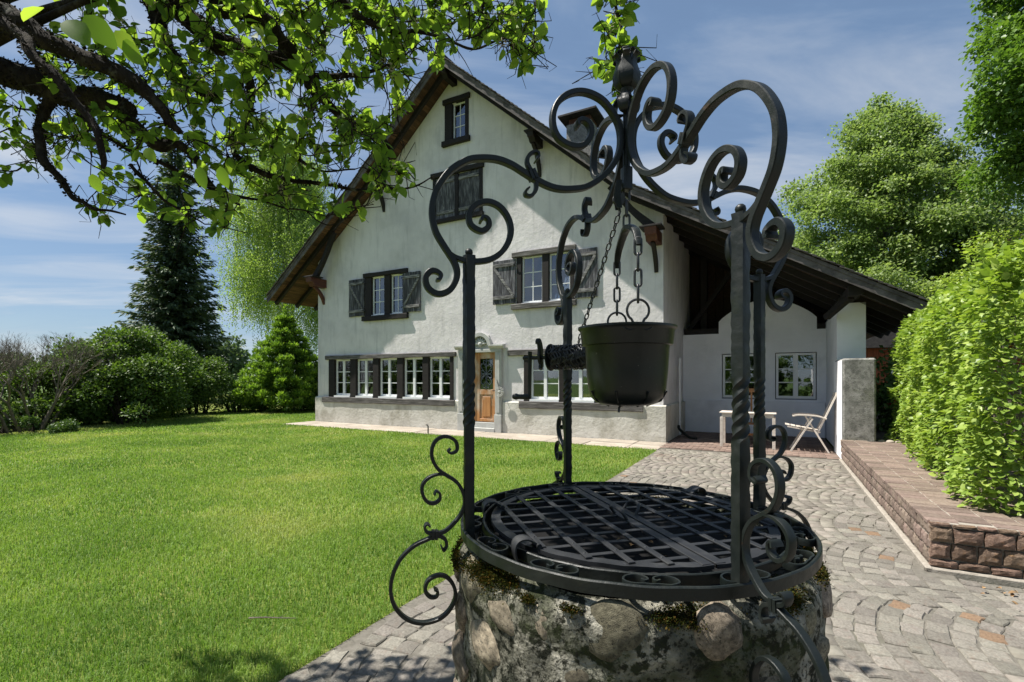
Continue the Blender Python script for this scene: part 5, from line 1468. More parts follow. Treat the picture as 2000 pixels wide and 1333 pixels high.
# boulders laid round the shaft; angles are world directions from the well's axis
spots = []
fixed = [(254, .88, .085, .07), (278, .895, .062, .062), (236, .875, .042, .052), (224, .835, .075, .05), (205, .88, .08, .062), (262, .73, .10, .04), (245, .755, .05, .045), (290, .74, .085, .045),
         (306, .87, .06, .05), (330, .86, .08, .07), (318, .75, .06, .045), (344, .76, .06, .05), (0, .885, .06, .05), (214, .72, .08, .06), (193, .73, .06, .07), (233, .66, .07, .05), (12, .8, .06, .05), (183, .84, .05, .06)]
for (a, z, w, h) in fixed: spots.append((a, z, w, h))
tries = 0
while tries < 900:
    tries += 1
    a = R.uniform(0, 360); z = R.uniform(.06, .90); w = R.uniform(.05, .10); h = R.uniform(.04, .07)
    if all(((((a - b + 180) % 360) - 180) * PI / 180 * RW / (w + w2 + .012)) ** 2 + ((z - y) / (h + h2 + .012)) ** 2 > 1 for (b, y, w2, h2) in spots): spots.append((a, z, w, h))
for i, (a, z, w, h) in enumerate(spots):
    t = math.radians(a) - WELL_ROT; r = RW - .020
    put('stone', BOULD[i % 9], well, loc=(r * math.cos(t), r * math.sin(t), z), rot=(R.uniform(-.3, .3), R.uniform(-.2, .2), t), scale=(.028 + .17 * min(w, h), w * 1.05, h * 1.05))
# moss cushions on the rim
P = []; Nm = []
for (a, z, w) in ((270, .935, .055), (266, .93, .03), (244, .93, .018), (232, .925, .018), (215, .93, .07), (208, .925, .06), (222, .94, .04), (330, .93, .06), (345, .93, .07), (300, .94, .05), (192, .90, .05), (350, .8, .05), (20, .92, .08), (60, .92, .09), (100, .92, .09), (140, .92, .09), (180, .93, .06), (275, .92, .035)):
    for _ in range(int(26000 * w)):
        q = math.radians(a) - WELL_ROT + R.gauss(0, w * .75) / RW; zz = z + R.gauss(0, w * .22)
        r = wallr(q, min(zz, ZT)) + .004 + max(0, R.gauss(.004, .006))
        if zz > ZT - .005: r = RW - R.uniform(.01, .09); zz = ZT + .004
        P.append((r * math.cos(q), r * math.sin(q), zz)); Nm.append((math.cos(q), math.sin(q), .6))
P = np.array(P); Nm = np.array(Nm); n = len(P)
M['moss_leaf'] = leafmat('moss_tuft', (.015, .022, .007), (.042, .052, .012), (.10, .055, .014), trans=.15, rough=.9, spec=.05)
o = put('moss', leafmesh('moss', QUADLEAF, P, frames(Nm + rng.normal(0, .5, (n, 3)), unit(n)), rng.uniform(.004, .0085, n), M['moss_leaf']), well); o['kind'] = 'stuff'

# ------------------------------------------------------------------ wrought iron frame on the well
frame = empty('well_canopy', WELL, WELL_ROT)
tag(frame, 'black wrought iron well canopy of four twisted posts and curling scrolls', 'ironwork')
ZR = 1.005; PR = .573
# post with hammered edges and a twisted length
def post_mesh():
    n = 180; vs = []; fs = []
    hw_ = .0168
    for i in range(n + 1):
        z = ZR - .03 + (1.905 - ZR + .03) * i / n
        tw = np.clip((z - 1.345) / (1.50 - 1.345), 0, 1); ang = tw * 2 * PI * 1.3
        intw = 0 < tw < 1
        tb = min(1, min(tw, 1 - tw) * 8)
        for k in range(16):
            f = 2 * PI * k / 16
            sq = 1 / max(abs(math.cos(f)), abs(math.sin(f)))
            rad = hw_ * ((1 - tb) * min(sq, 1.29) + tb * (1.10 - .13 * math.cos(4 * f)))
            cor = max(0, -math.cos(4 * f))
            j = (.0008 + .0018 * cor) * mnoise.noise((z * 42, k * 2.3, 1)) + .0010 * mnoise.noise((z * 22, k * 1.3, 7))
            vs.append(((rad + j) * math.cos(f + ang), (rad + j) * math.sin(f + ang), z))
    for i in range(n):
        for k in range(16): fs.append((i * 16 + k, i * 16 + (k + 1) % 16, (i + 1) * 16 + (k + 1) % 16, (i + 1) * 16 + k))
    fs.append(tuple(n * 16 + k for k in range(16)))
    mb = MB().add(vs, fs); mb.ball((0, 0, 1.915), .0135, 12)
    return mb.mesh('post', M['iron'], smooth=35)
def rz(l, flip=False): return [(r, 0.0, z) for r, z in l]
Y = (0, 1, 0)
fl = [2.4, 2.2, 1.35] + [1.0] * 16        # flared, hammered scroll end
fr_ = list(reversed(fl)); 
def prof(a, ends): 
    p = [a] * 24
    if ends[0]: p[0], p[1], p[2] = a * 2.3, a * 2.1, a * 1.4
    if ends[1]: p[-1], p[-2], p[-3] = a * 2.3, a * 2.1, a * 1.4
    return p
def scroll(pts, a, t, ends):
    c = spline(rz(pts), 6)
    # trim the flare to the last few centimetres by arc length resampling
    L = np.concatenate([[0], np.cumsum(np.linalg.norm(np.diff(c, axis=0), axis=1))]); tot = L[-1]
    w = np.full(len(c), a)
    if ends[0]: w = w * (1 + .7 * np.clip(1 - L / .035, 0, 1))
    if ends[1]: w = w * (1 + .7 * np.clip(1 - (tot - L) / .035, 0, 1))
    tp = np.full(len(c), t)
    tp = tp * np.clip(np.minimum(L, tot - L) / .06 * .55 + .45, .45, 1)
    return MB().strap(c, Y, list(w), list(tp), ch=.22)
def collar(r, z, ang, w=.0195, h=.0155, ln=.012):
    mb = MB(); d = Vector((math.cos(ang), 0, math.sin(ang)))
    for k in (-1, 1): 
        c = Vector((r, 0, z)) + d * (k * ln * .55)
        mb.bar(c - d * ln * .45, c + d * ln * .45, w * 2, h * 2, up=(-d.z, 0, d.x))
    return mb
arm_parts = [('post', post_mesh(), PR)]
arm_parts.append(('scroll_arm', scroll(MAIN, .0138, .0096, (1, 1)).mesh('scroll_arm', M['iron'], 28), 0))
arm_parts.append(('inner_scroll', scroll(CIRC, .0136, .0091, (0, 1)).mesh('inner_scroll', M['iron'], 28), 0))
arm_parts.append(('clasp_scroll', scroll(CLASP, .0125, .0062, (1, 1)).mesh('clasp_scroll', M['iron'], 28), 0))
arm_parts.append(('collar', collar(.355, 2.192, math.radians(155)).mesh('collar', M['iron']), 0))
arm_parts.append(('side_scroll', scroll(SA, .0105, .0056, (1, 1)).mesh('side_scroll', M['iron'], 28), 0))
arm_parts.append(('side_scroll', scroll(SB, .0104, .0054, (0, 1)).mesh('side_scroll_small', M['iron'], 28), 0))
arm_parts.append(('lower_scroll', scroll(SC, .0105, .0056, (1, 1)).mesh('lower_scroll', M['iron'], 28), 0))
arm_parts.append(('collar', collar(.685, .996, 0.08, .0135, .014, .010).mesh('collar_low', M['iron']), 0))
for k in range(4):
    a = k * PI / 2
    for (nm, me, r) in arm_parts:
        put(nm, me, frame, loc=(r * math.cos(a), r * math.sin(a), 0), rot=(0, 0, a))
# ring round the rim, on edge
def hoop(r, z0, z1, t, n=120):
    vs = []; fs = []
    c = .3 * t
    sec = [(r - t / 2, z0), (r + t / 2, z0), (r + t / 2, z1 - c), (r + t / 2 - c, z1), (r - t / 2 + c, z1), (r - t / 2, z1 - c)]
    for i in range(n):
        a = 2 * PI * i / n
        for (q, z) in sec: vs.append((q * math.cos(a), q * math.sin(a), z + .0008 * math.sin(a * 23)))
    m_ = len(sec)
    for i in range(n):
        j = (i + 1) % n
        for k in range(m_): fs.append((i * m_ + k, i * m_ + (k + 1) % m_, j * m_ + (k + 1) % m_, j * m_ + k))
    return MB().add(vs, fs)
hoop(.588, ZR - .034, ZR, .011).build('ring', M['iron'], frame, smooth=40)
hoop(.512, ZR - .03, ZR, .009).build('inner_ring', M['iron'], frame, smooth=40)
# pairs of little C-scrolls between the two rings
cs = spline([(.0, -.020, 0), (.006, -.012, 0), (.0, -.006, 0), (-.012, -.010, 0), (-.022, -.030, 0), (-.012, -.052, 0), (.010, -.058, 0), (.024, -.04, 0), (.024, -.015, 0), (.026, .0, 0)], 5)
small = MB().strap(cs, (0, 0, 1), .011, .0026, ch=.2).mesh('ring_scroll', M['iron'], 40)
for i in range(14):
    a = 2 * PI * (i + .5) / 14 + .06
    for sg in (1, -1):
        o = put('ring_scroll', small, frame, loc=(.549 * math.cos(a), .549 * math.sin(a), ZR - .010), rot=(0, 0, a), scale=(1.15, sg * 1.15, 1))
# centre rod, block and finial bud
MB().tube([(0, 0, 2.19), (0, 0, 2.50)], .013, 10).build('centre_rod', M['iron'], frame, smooth=40)
MB().box(-.017, .017, -.017, .017, 2.175, 2.26, ch=.004).build('rod_block', M['iron'], frame)
mb = MB()
mb.lathe([(.0, 2.49), (.012, 2.495), (.020, 2.51), (.016, 2.525), (.024, 2.54), (.034, 2.565), (.036, 2.585), (.029, 2.612), (.016, 2.63), (.0, 2.63)], 20)
fin = mb.build('finial', M['iron'], frame, smooth=40)
pet = MB().strap(spline([(.012, 0, 2.535), (.034, 0, 2.552), (.041, 0, 2.585), (.033, 0, 2.618), (.032, 0, 2.640), (.044, 0, 2.656), (.052, 0, 2.648)], 6), Y, [.006, .02, .026, .02, .012, .013, .008], .0028, ch=.3).mesh('petal', M['iron'], 50)
pet2 = MB().strap(spline([(.008, 0, 2.56), (.026, 0, 2.60), (.024, 0, 2.64), (.018, 0, 2.662), (.026, 0, 2.675), (.036, 0, 2.668)], 6), Y, [.008, .018, .016, .010, .014, .008], .0028, ch=.3).mesh('petal_inner', M['iron'], 50)
leafl = MB().strap(spline([(.012, 0, 2.45), (.035, 0, 2.455), (.042, 0, 2.485), (.030, 0, 2.51), (.034, 0, 2.53)], 6), Y, [.004, .016, .022, .014, .006], .003, ch=.3).mesh('bud_leaf', M['iron'], 50)
for k in range(6): put('petal', pet, fin, rot=(0, 0, k * PI / 3))
for k in range(5): put('petal', pet2, fin, rot=(0, 0, k * 2 * PI / 5 + .3))
for k in range(4): put('bud_leaf', leafl, fin, rot=(0, 0, k * PI / 2 + PI / 4))

# ------------------------------------------------------------------ grated lid in two leaves
lid = empty('well_grate', WELL + Vector((0, 0, ZR)), WELL_ROT)
tag(lid, 'black iron lattice lid in two hinged leaves covering the well', 'grate')
RL = .482; zl = .004
def flat_ring_half(sg):
    vs = []; fs = []; n = 50
    for i in range(n + 1):
        a = sg * (-PI / 2 + PI * i / n) if sg > 0 else PI / 2 + PI * i / n
        for (r, z) in ((RL, zl - .012), (RL, zl), (RL - .032, zl + .001), (RL - .032, zl - .012)):
            x = r * math.cos(a); y = r * math.sin(a); x += sg * .004
            vs.append((x, y, z + .001 * math.sin(a * 31)))
    for i in range(n):
        for k in range(4): fs.append((i * 4 + k, i * 4 + (k + 1) % 4, (i + 1) * 4 + (k + 1) % 4, (i + 1) * 4 + k))
    return MB().add(vs, fs)
for sg in (-1, 1):
    leaf = flat_ring_half(sg).build('lid_frame', M['grate_iron'], lid, smooth=40)
    MB().box(min(sg * .004, sg * .036), max(sg * .004, sg * .036), -RL + .006, RL - .006, zl - .008, zl + .0025, ch=.001).build('middle_bar', M['grate_iron'], leaf)
    for i in range(1, 5):
        x = sg * (.02 + i * .095); y = math.sqrt(max(0, (RL - .012) ** 2 - x * x))
        MB().box(x - .010, x + .010, -y, y, zl + .0012, zl + .0062, ch=.001).build('bar', M['grate_iron'], leaf)
    for j in range(-5, 6):
        y = j * .084 + .01; x1 = math.sqrt(max(0, (RL - .012) ** 2 - y * y)) - .002
        if x1 < .06: continue
        a, b = (.037, x1) if sg > 0 else (-x1, -.037)
        MB().box(a, b, y - .009, y + .009, zl - .006, zl + .0005, ch=.001).build('bar', M['grate_iron'], leaf)
    mb = MB()
    for i in range(1, 5):
        for j in range(-5, 6):
            x, y = sg * (.02 + i * .095), j * .084 + .01
            if x * x + y * y < (RL - .03) ** 2: mb.ball((x, y, zl + .006), .0045, 8, (1, 1, .6))
    mb.build('rivets', M['grate_iron'], leaf, smooth=True)
    # lifting handle: a bent rod
    yy = .03 if sg > 0 else -.02
    MB().tube(spline([(sg * .03, yy - .04, zl), (sg * .045, yy - .035, .03), (sg * .055, yy, .040), (sg * .05, yy + .045, .03), (sg * .03, yy + .05, zl)], 6), .0055, 8).build('handle', M['grate_iron'], leaf, smooth=True)
    for yh in (-.22, .22):
        # hinge: curled strap from the lid frame down to the inner ring
        xr = math.sqrt(.512 ** 2 - yh ** 2)
        pts = [(sg * (xr - .055), yh, .010), (sg * (xr - .02), yh, .030), (sg * (xr + .008), yh, .026), (sg * (xr + .018), yh, .004), (sg * (xr + .012), yh, -.03)]
        MB().strap(spline(pts, 6), (0, 1, 0), .024, .003, ch=.2).build('hinge', M['grate_iron'], leaf, smooth=50)
        MB().tube([(sg * (xr - .05), yh - .034, .012), (sg * (xr - .05), yh + .034, .012)], .008, 10).build('hinge_pin', M['grate_iron'], leaf, smooth=True)
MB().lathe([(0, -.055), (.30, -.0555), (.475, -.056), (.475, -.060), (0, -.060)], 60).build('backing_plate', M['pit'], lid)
# blossom litter caught between the bars
for i in range(34):
    a = R.uniform(0, 2 * PI); r = .44 * math.sqrt(R.random())
    s_ = R.uniform(.010, .022)
    v, fs_ = LEAF
    o = put('fallen_petal', MB().add([(x * s_, y * s_, z * s_) for x, y, z in v], [tuple(f) for ff in fs_ for f in ff]).mesh('fallen_petal', M['dry_leaf']), None,
            loc=WELL + Vector((r * math.cos(a), r * math.sin(a), ZR - .0525)), rot=(R.uniform(-.3, .3), R.uniform(-.3, .3), R.uniform(0, 6)))
    tag(o, 'tiny dry petal lying on the dark plate under the well grate', 'petal', 'dry petals under the grate')

# ------------------------------------------------------------------ bucket, yoke, chains, winch
bx, by = WELL.x, WELL.y
bk = empty('bucket', (bx, by, 1.405), 0); tag(bk, 'dark round metal bucket with a wide rim band hanging over the well', 'bucket')
prof_b = [(.0, .0), (.085, .001), (.108, .010), (.129, .030), (.1365, .058), (.1425, .12), (.1485, .2105), (.1490, .2115), (.1590, .2135), (.1600, .216), (.1650, .262), (.1690, .268), (.1735, .272), (.1735, .279), (.168, .280), (.163, .272), (.158, .225), (.142, .205), (.136, .06), (.10, .02), (.0, .012)]
MB().lathe(prof_b, 64).build('bucket_body', M['bucket'], bk, smooth=40)
mb = MB()
for k in range(8):
    a = k * PI / 4 + .3
    mb.tube([(.140 * math.cos(a), .140 * math.sin(a), .052), (.120 * math.cos(a), .120 * math.sin(a), .018), (.07 * math.cos(a), .07 * math.sin(a), -.001)], .0035, 5)
mb.build('rib', M['bucket'], bk, smooth=True)
MB().tube([(0, 0, .004), (-.04, -.06, -.005), (-.042, -.064, -.022)], .004, 6).build('drain_stub', M['bucket'], bk)
ends = (-.158, .158)
def eye_ring(y, dz):
    t = np.linspace(-.5 * PI - 2.45, -.5 * PI + 2.45 , 28)
    t = np.linspace(.62 - PI / 2, 2 * PI - .62 - PI / 2, 30)
    pts = [(.0 + .036 * math.cos(q), y, dz + .036 * math.sin(q)) for q in t]
    pts = [(.010 - .0, y + .0, .262)] [:0] + [(-.012, y, .262)] [:0] + pts
    pts = [(-.006, y, .258)] + list(reversed(pts)) + [(.006, y, .258)]
    return spline(pts, 3)
for y in ends: MB().tube(eye_ring(y, .318), .0042, 8).build('bucket_eye', M['chain'], bk, smooth=True)
for y in ends:
    mb = MB()
    for sx in (-1, 1):
        c = spline([(sx * .008, y * 1.02, .258), (sx * .03, y * 1.015, .254), (sx * .045, y * 1.0, .262), (sx * .035, y * 1.0, .268)], 5); mb.tube(c, .0035, 6)
    mb.build('eye_strap', M['bucket'], bk, smooth=True)
def link_mesh(L, W, r, name):
    n = 22; pts = []
    for i in range(n):
        t = 2 * PI * i / n; c, s_ = math.cos(t), math.sin(t)
        pts.append(((W / 2 - r) * c, 0, (L / 2 - W / 2) * (1 if s_ > 0 else -1) * (abs(s_) > .02) + (W / 2 - r) * s_))
    return MB().tube(pts, r, 7, closed=True).mesh(name, M['chain'], smooth=60)
BIG = link_mesh(.066, .030, .0042, 'link'); FINE = link_mesh(.036, .020, .0027, 'fine_link')
def chain(name, label, p0, p1, me, pitch, turn=0.0):
    p0, p1 = Vector(p0), Vector(p1); d = p1 - p0; n = max(1, round(d.length / pitch))
    root = empty(name, p0); tag(root, label, 'chain')
    q = d.to_track_quat('Z', 'Y')
    for i in range(n):
        t = (i + .5) / n
        rot = q @ Matrix.Rotation(turn + (i % 2) * PI / 2, 4, 'Z').to_quaternion()
        o = put('link', me, root, loc=d * t); o.rotation_mode = 'QUATERNION'; o.rotation_quaternion = rot
    return root
zy = 1.955
yk = MB().strap(spline([(bx, by + ends[0] - .01, zy - .02), (bx, by + ends[0], zy), (bx, by + ends[0] * .75, zy + .045), (bx, by, zy + .085), (bx, by + ends[1] * .75, zy + .045), (bx, by + ends[1], zy), (bx, by + ends[1] + .01, zy - .02)], 6), (1, 0, 0), [.008, .012, .014, .012, .008], [.005, .006, .009, .006, .005], ch=.3).build('yoke', M['iron'], None, smooth=50)
tag(yk, 'curved iron yoke spreading the two bucket chains', 'yoke')
chain('bucket_chain', 'nearer heavy chain from the yoke down to the bucket', (bx, by + ends[0], zy + .004), (bx, by + ends[0], 1.752), BIG, .054, .3)
chain('bucket_chain', 'farther heavy chain from the yoke down to the bucket', (bx, by + ends[1], zy + .004), (bx, by + ends[1], 1.752), BIG, .054, .3)
chain('top_chain', 'short heavy chain between the canopy centre and the yoke', (bx, by, 2.19), (bx, by, zy + .08), BIG, .050, .4)
# pulley block beside the rod
pu = empty('pulley', (bx - .028, by, 2.10), 0); tag(pu, 'small iron pulley block hung from the canopy centre', 'pulley')
MB().strap(spline([(0, -.012, .11), (-.006, -.013, .06), (0, -.012, .01)], 5), (1, 0, 0), .010, .0022).strap(spline([(0, .012, .11), (-.006, .013, .06), (0, .012, .01)], 5), (1, 0, 0), .010, .0022).build('cheek', M['iron'], pu)
MB().lathe([(.0, -.008), (.022, -.008), (.016, 0), (.022, .008), (0, .008)], 20, (0, 0, .045), axis='y').build('wheel', M['chain'], pu, smooth=40)
MB().tube([(0, 0, .02), (.004, 0, .0), (0, 0, -.012)], .005, 6).build('hook', M['iron'], pu)
# winch on the rear left post: axle parallel to the side towards the rear right post
ax_d = Vector((math.cos(math.radians(-30)), math.sin(math.radians(-30)), 0))
p3 = WELL + Vector((PR * math.cos(math.radians(105)), PR * math.sin(math.radians(105)), 0))
wz = 1.598
wi_o = p3 + Vector((math.sin(math.radians(-30)), -math.cos(math.radians(-30)), 0)).normalized() * .088 + Vector((0, 0, wz))
wi = empty('winch', wi_o, math.radians(-30)); tag(wi, 'hand winch with crank and wound chain on the rear left post', 'winch')
MB().tube([(-.19, 0, 0), (.42, 0, 0)], .009, 10).build('axle', M['iron'], wi, smooth=True)
MB().lathe([(0, -.012), (.022, -.012), (.040, -.008), (.062, -.004), (.063, 0), (.045, .004), (0, .006)], 32, (-.045, 0, 0), axis='x').build('disc', M['iron'], wi, smooth=40)
MB().lathe([(0, -.004), (.063, -.004), (.063, .004), (0, .004)], 32, (.165, 0, 0), axis='x').build('disc', M['iron'], wi, smooth=40)
MB().lathe([(.0, 0), (.030, 0), (.030, .195), (0, .195)], 24, (-.036, 0, 0), axis='x').build('drum', M['iron'], wi, smooth=40)
for i in range(230):       # chain wound on the drum
    x = -.030 + .185 * i / 230 ; lay = R.choice([0, 1, 1]); a = i * .52; r = .040 + .011 * lay
    o = put('link', FINE, wi, loc=(x + R.uniform(-.004, .004), r * math.cos(a), r * math.sin(a)))
    o.rotation_euler = (a + R.uniform(-.2, .2), R.uniform(-.25, .25) + (PI / 4 if i % 2 else -PI / 4), R.uniform(-.2, .2))
# ratchet pawl and crank
MB().strap(spline([(-.10, 0, -.055), (-.10, .008, -.03), (-.10, -.004, 0), (-.10, .0, .035), (-.10, -.012, .07), (-.10, -.028, .075), (-.10, -.03, .062)], 6), (1, 0, 0), .007, [.010, .016, .02, .014, .010], ch=.2).build('ratchet', M['iron'], wi, smooth=50)
MB().lathe([(0, -.006), (.022, -.006), (.022, .006), (0, .006)], 18, (-.10, 0, 0), axis='x').build('ratchet_wheel', M['iron'], wi, smooth=40)
MB().strap([(-.155, 0, .03), (-.155, 0, -.02), (-.158, 0, -.19)], (1, 0, 0), .006, [.014, .012, .008], ch=.3).build('crank_arm', M['iron'], wi)
MB().lathe([(0, -.085), (.011, -.085), (.016, -.07), (.012, -.055), (.0125, -.03), (.015, -.01), (.012, .0), (.012, .006), (0, .006)], 18, (-.162, 0, -.185), axis='x').build('crank_handle', M['iron'], wi, smooth=50)
MB().bar((.0, .09, -.0), (.0, -.01, 0), .03, .03).build('bracket', M['iron'], wi)
chain('winch_chain', 'thin chain slanting from the pulley down to the winch drum', (bx - .03, by + .0, 2.085), tuple(wi_o + ax_d * .09 + Vector((0, 0, .06))), FINE, .0285)
# ================================================================== OLD APPLE TREE OVERHANGING FROM THE LEFT
apple = empty('apple_tree', (-4.2, 2.2, 0), 0)
tag(apple, 'old apple tree whose mossy limbs and fresh leaves overhang from the upper left', 'tree')
AB = np.array(apple.location)
def at(px, py, d):
    return np.array([(px - 1000) / 944 * d, d, 1.5 - (py - 740) / 944 * d])
# limbs surveyed as (x, y, distance) triples, with end radii
LIMBS = [
    ([(-330, 60, 2.5), (-150, 110, 2.5), (0, 140, 2.45), (90, 165, 2.4), (150, 185, 2.4), (215, 205, 2.35), (262, 222, 2.35)], [.085, .07, .058, .05, .040]),
    ([(-330, -120, 2.3), (-150, -40, 2.2), (0, 30, 2.1), (60, 60, 2.1), (110, 85, 2.1), (170, 115, 2.1), (255, 158, 2.1), (290, 185, 2.1), (330, 232, 2.1), (352, 255, 2.1)], [.06, .045, .036, .030, .012]),
    ([(-200, -80, 1.9), (20, 55, 1.75), (90, 130, 1.7), (150, 200, 1.7), (185, 250, 1.7), (205, 310, 1.7), (208, 332, 1.7)], [.03, .016, .012, .007]),
    ([(240, -220, 2.6), (290, 0, 2.6), (310, 60, 2.6), (340, 110, 2.6), (358, 150, 2.6), (385, 175, 2.6), (430, 190, 2.6)], [.05, .034, .028, .014]),
    ([(180, -200, 2.7), (330, -10, 2.7), (380, 50, 2.7), (450, 92, 2.7), (520, 122, 2.65), (580, 132, 2.6), (612, 150, 2.6)], [.07, .055, .05, .032]),
    ([(300, -120, 2.4), (420, 8, 2.4), (470, 20, 2.4), (520, 42, 2.4), (560, 90, 2.45), (592, 132, 2.5), (612, 172, 2.5), (642, 206, 2.5), (682, 232, 2.55), (740, 262, 2.6), (765, 300, 2.6)], [.05, .04, .034, .028, .018, .008]),
    ([(100, 190, 2.4), (90, 230, 2.4), (75, 268, 2.35), (90, 312, 2.3), (115, 342, 2.3), (140, 382, 2.3), (160, 390, 2.3), (188, 410, 2.3), (245, 418, 2.3)], [.026, .022, .016, .010, .004]),
    ([(240, 222, 2.35), (310, 288, 2.4), (345, 285, 2.45), (372, 300, 2.5), (420, 370, 2.5), (470, 400, 2.5)], [.034, .026, .016, .006]),
    ([(160, 232, 2.5), (250, 288, 2.5), (330, 328, 2.5), (400, 366, 2.5), (460, 382, 2.55), (540, 400, 2.6), (640, 425, 2.6)], [.015, .011, .008, .003]),
    ([(480, 118, 2.6), (486, 200, 2.6), (470, 262, 2.6), (455, 300, 2.6), (520, 342, 2.6), (600, 358, 2.6), (700, 368, 2.6), (790, 366, 2.6), (850, 346, 2.6)], [.026, .018, .010, .003]),
    ([(560, -90, 2.2), (700, 30, 2.2), (780, 60, 2.2), (850, 72, 2.2), (930, 92, 2.2), (1000, 76, 2.2), (1050, 60, 2.2)], [.018, .010, .005, .002]),
    ([(1080, -260, 2.0), (1180, -120, 2.0), (1203, 0, 2.0), (1210, 60, 2.0), (1204, 130, 2.0), (1196, 185, 2.0)], [.012, .006, .004, .0015]),
    ([(250, 320, 2.4), (300, 370, 2.4), (330, 400, 2.4), (400, 440, 2.4)], [.010, .008, .003]),
    ([(600, 140, 2.55), (660, 150, 2.5), (720, 140, 2.45), (800, 120, 2.4)], [.018, .012, .004]),
    ([(620, 190, 2.5), (600, 250, 2.5), (580, 300, 2.55), (620, 330, 2.6), (690, 330, 2.6)], [.013, .009, .004]),
    ([(640, 425, 2.6), (668, 418, 2.62), (690, 408, 2.63), (716, 402, 2.64), (733, 392, 2.65)], [.004, .003, .0012]),
    ([(655, 422, 2.6), (680, 428, 2.61), (704, 424, 2.62), (722, 436, 2.63)], [.003, .0022, .001]),
    ([(600, 415, 2.6), (640, 440, 2.6), (668, 436, 2.6), (700, 452, 2.6)], [.004, .0025, .001]),
    # above the picture: limbs that throw the dappled shade on the well
    ([(60, -330, 2.2), (400, -200, 2.0), (650, -260, 1.85), (850, -330, 1.8), (1050, -380, 1.8)], [.05, .035, .025, .010]),
    ([(400, -200, 2.0), (560, -120, 1.8), (700, -90, 1.7), (820, -150, 1.65)], [.022, .014, .006]),
]
nodes = []; node_r = []; limb_curves = []
mb = MB()
for pts, rad in LIMBS:
    c = spline([at(*p) for p in pts], 8)
    # gnarled: small wobble along the limb
    wob = np.array([[mnoise.noise((p[0] * 7, p[1] * 7, p[2] * 7)), mnoise.noise((p[0] * 7, p[1] * 7 + 9, p[2] * 7)), mnoise.noise((p[0] * 7 + 5, p[1] * 7, p[2] * 7))] for p in c])
    rr = np.interp(np.linspace(0, 1, len(c)), np.linspace(0, 1, len(rad)), rad)
    c = c + wob * (.018 + .25 * rr)[:, None]
    rk = rr * (1 + .22 * np.array([mnoise.noise((p[0] * 22, p[1] * 22, p[2] * 22)) for p in c]))
    mb.tube(c - AB, list(rk), 9)
    limb_curves.append(c)
    for p, q in zip(c, rr):
        nodes.append(p); node_r.append(q)
# trunk and the stubs that carry the limbs
trunk = spline([(0, 0, -.1), (.05, .03, .8), (-.05, .05, 1.6), (.15, .1, 2.2)], 6)
mb.tube(trunk, [.26, .2, .19, .17], 12)
tt = np.array(trunk[-1])
for i in (0, 1, 2, 3, 4, 5, 18, 10, 11):
    s_ = limb_curves[i][0] - AB
    r0 = LIMBS[i][1][0]
    mid = tt * .5 + s_ * .5 + np.array([0, 0, .25 if i in (3, 4, 5, 18, 10, 11) else .05])
    mb.tube(spline([tt, mid, s_], 8), [max(r0 * 1.3, .05), r0 * 1.1, r0], 8)
apple_wood = mb.build('trunk', M['bark'], apple, smooth=60)
# ragged bark flakes, lichen and moss along the limbs
FP = []; FD = []; FS = []
for c, (pts, rad) in zip(limb_curves, LIMBS):
    rr = np.interp(np.linspace(0, 1, len(c)), np.linspace(0, 1, len(rad)), rad)
    for i in range(len(c) - 1):
        if rr[i] < .009: continue
        m_ = int(np.linalg.norm(c[i + 1] - c[i]) * 5200 * rr[i] ** .6)
        T = c[i + 1] - c[i]; T = T / (np.linalg.norm(T) + 1e-9)
        for _ in range(m_):
            d = rng.normal(size=3); d -= T * d.dot(T); d /= np.linalg.norm(d) + 1e-9
            FP.append(c[i] + (c[i + 1] - c[i]) * R.random() + d * rr[i] * R.uniform(.85, 1.1)); FD.append(d * .7 + T * R.gauss(0, .7) + rng.normal(0, .3, 3)); FS.append(R.uniform(.006, .020))
FP = np.array(FP); FD = np.array(FD)
o = put('bark_flakes', leafmesh('bark_flakes', QUADLEAF, FP - AB, frames(FD, unit(len(FP))), np.array(FS), M['bark']), apple); o['kind'] = 'stuff'
nodes = np.array(nodes); node_r = np.array(node_r)
# leaf spurs: seeded through the overhanging crown and tied back to the nearest wood
POLY = [(60, 60), (30, 100), (5, 215), (10, 300), (55, 350), (105, 335), (150, 395), (190, 425), (255, 425), (290, 415), (330, 450), (420, 452), (480, 425), (560, 398), (650, 425), (720, 395), (800, 380), (812, 352), (775, 300), (765, 240), (800, 175), (850, 140), (900, 60), (930, -60), (130, -60)]
def inside(x, y, poly):
    c = False; j = len(poly) - 1
    for i in range(len(poly)):
        xi, yi = poly[i]; xj, yj = poly[j]
        if (yi > y) != (yj > y) and x < (xj - xi) * (y - yi) / (yj - yi) + xi: c = not c
        j = i
    return c
seeds = []
HOLES = [(30, 130, 45), (60, 20, 50), (225, 185, 22), (205, 300, 24), (250, 350, 22), (300, 440, 30), (560, 215, 30), (640, 265, 22), (470, 60, 14), (740, 215, 20), (350, 380, 22), (120, 200, 18)]
while len(seeds) < 570:
    x, y = R.uniform(0, 935), R.uniform(-60, 455)
    if not inside(x, y, POLY): continue
    if any((x - a) ** 2 + (y - b) ** 2 < r * r for a, b, r in HOLES): continue
    if y > 300 and R.random() < .5: continue
    if x < 300 and R.random() < .5: continue
    seeds.append((at(x, y, R.uniform(2.05, 2.85)), 1))
while len(seeds) < 620:
    x, y = R.uniform(900, 1065), R.uniform(-60, 150)
    if inside(x, y, [(900, 20), (950, 95), (1010, 150), (1055, 90), (1065, 20), (1000, -60), (920, -60)]): seeds.append((at(x, y, R.uniform(2.05, 2.4)), 1))
while len(seeds) < 650: seeds.append((at(R.gauss(1206, 20), R.uniform(-80, 185), R.uniform(1.95, 2.05)), 1))
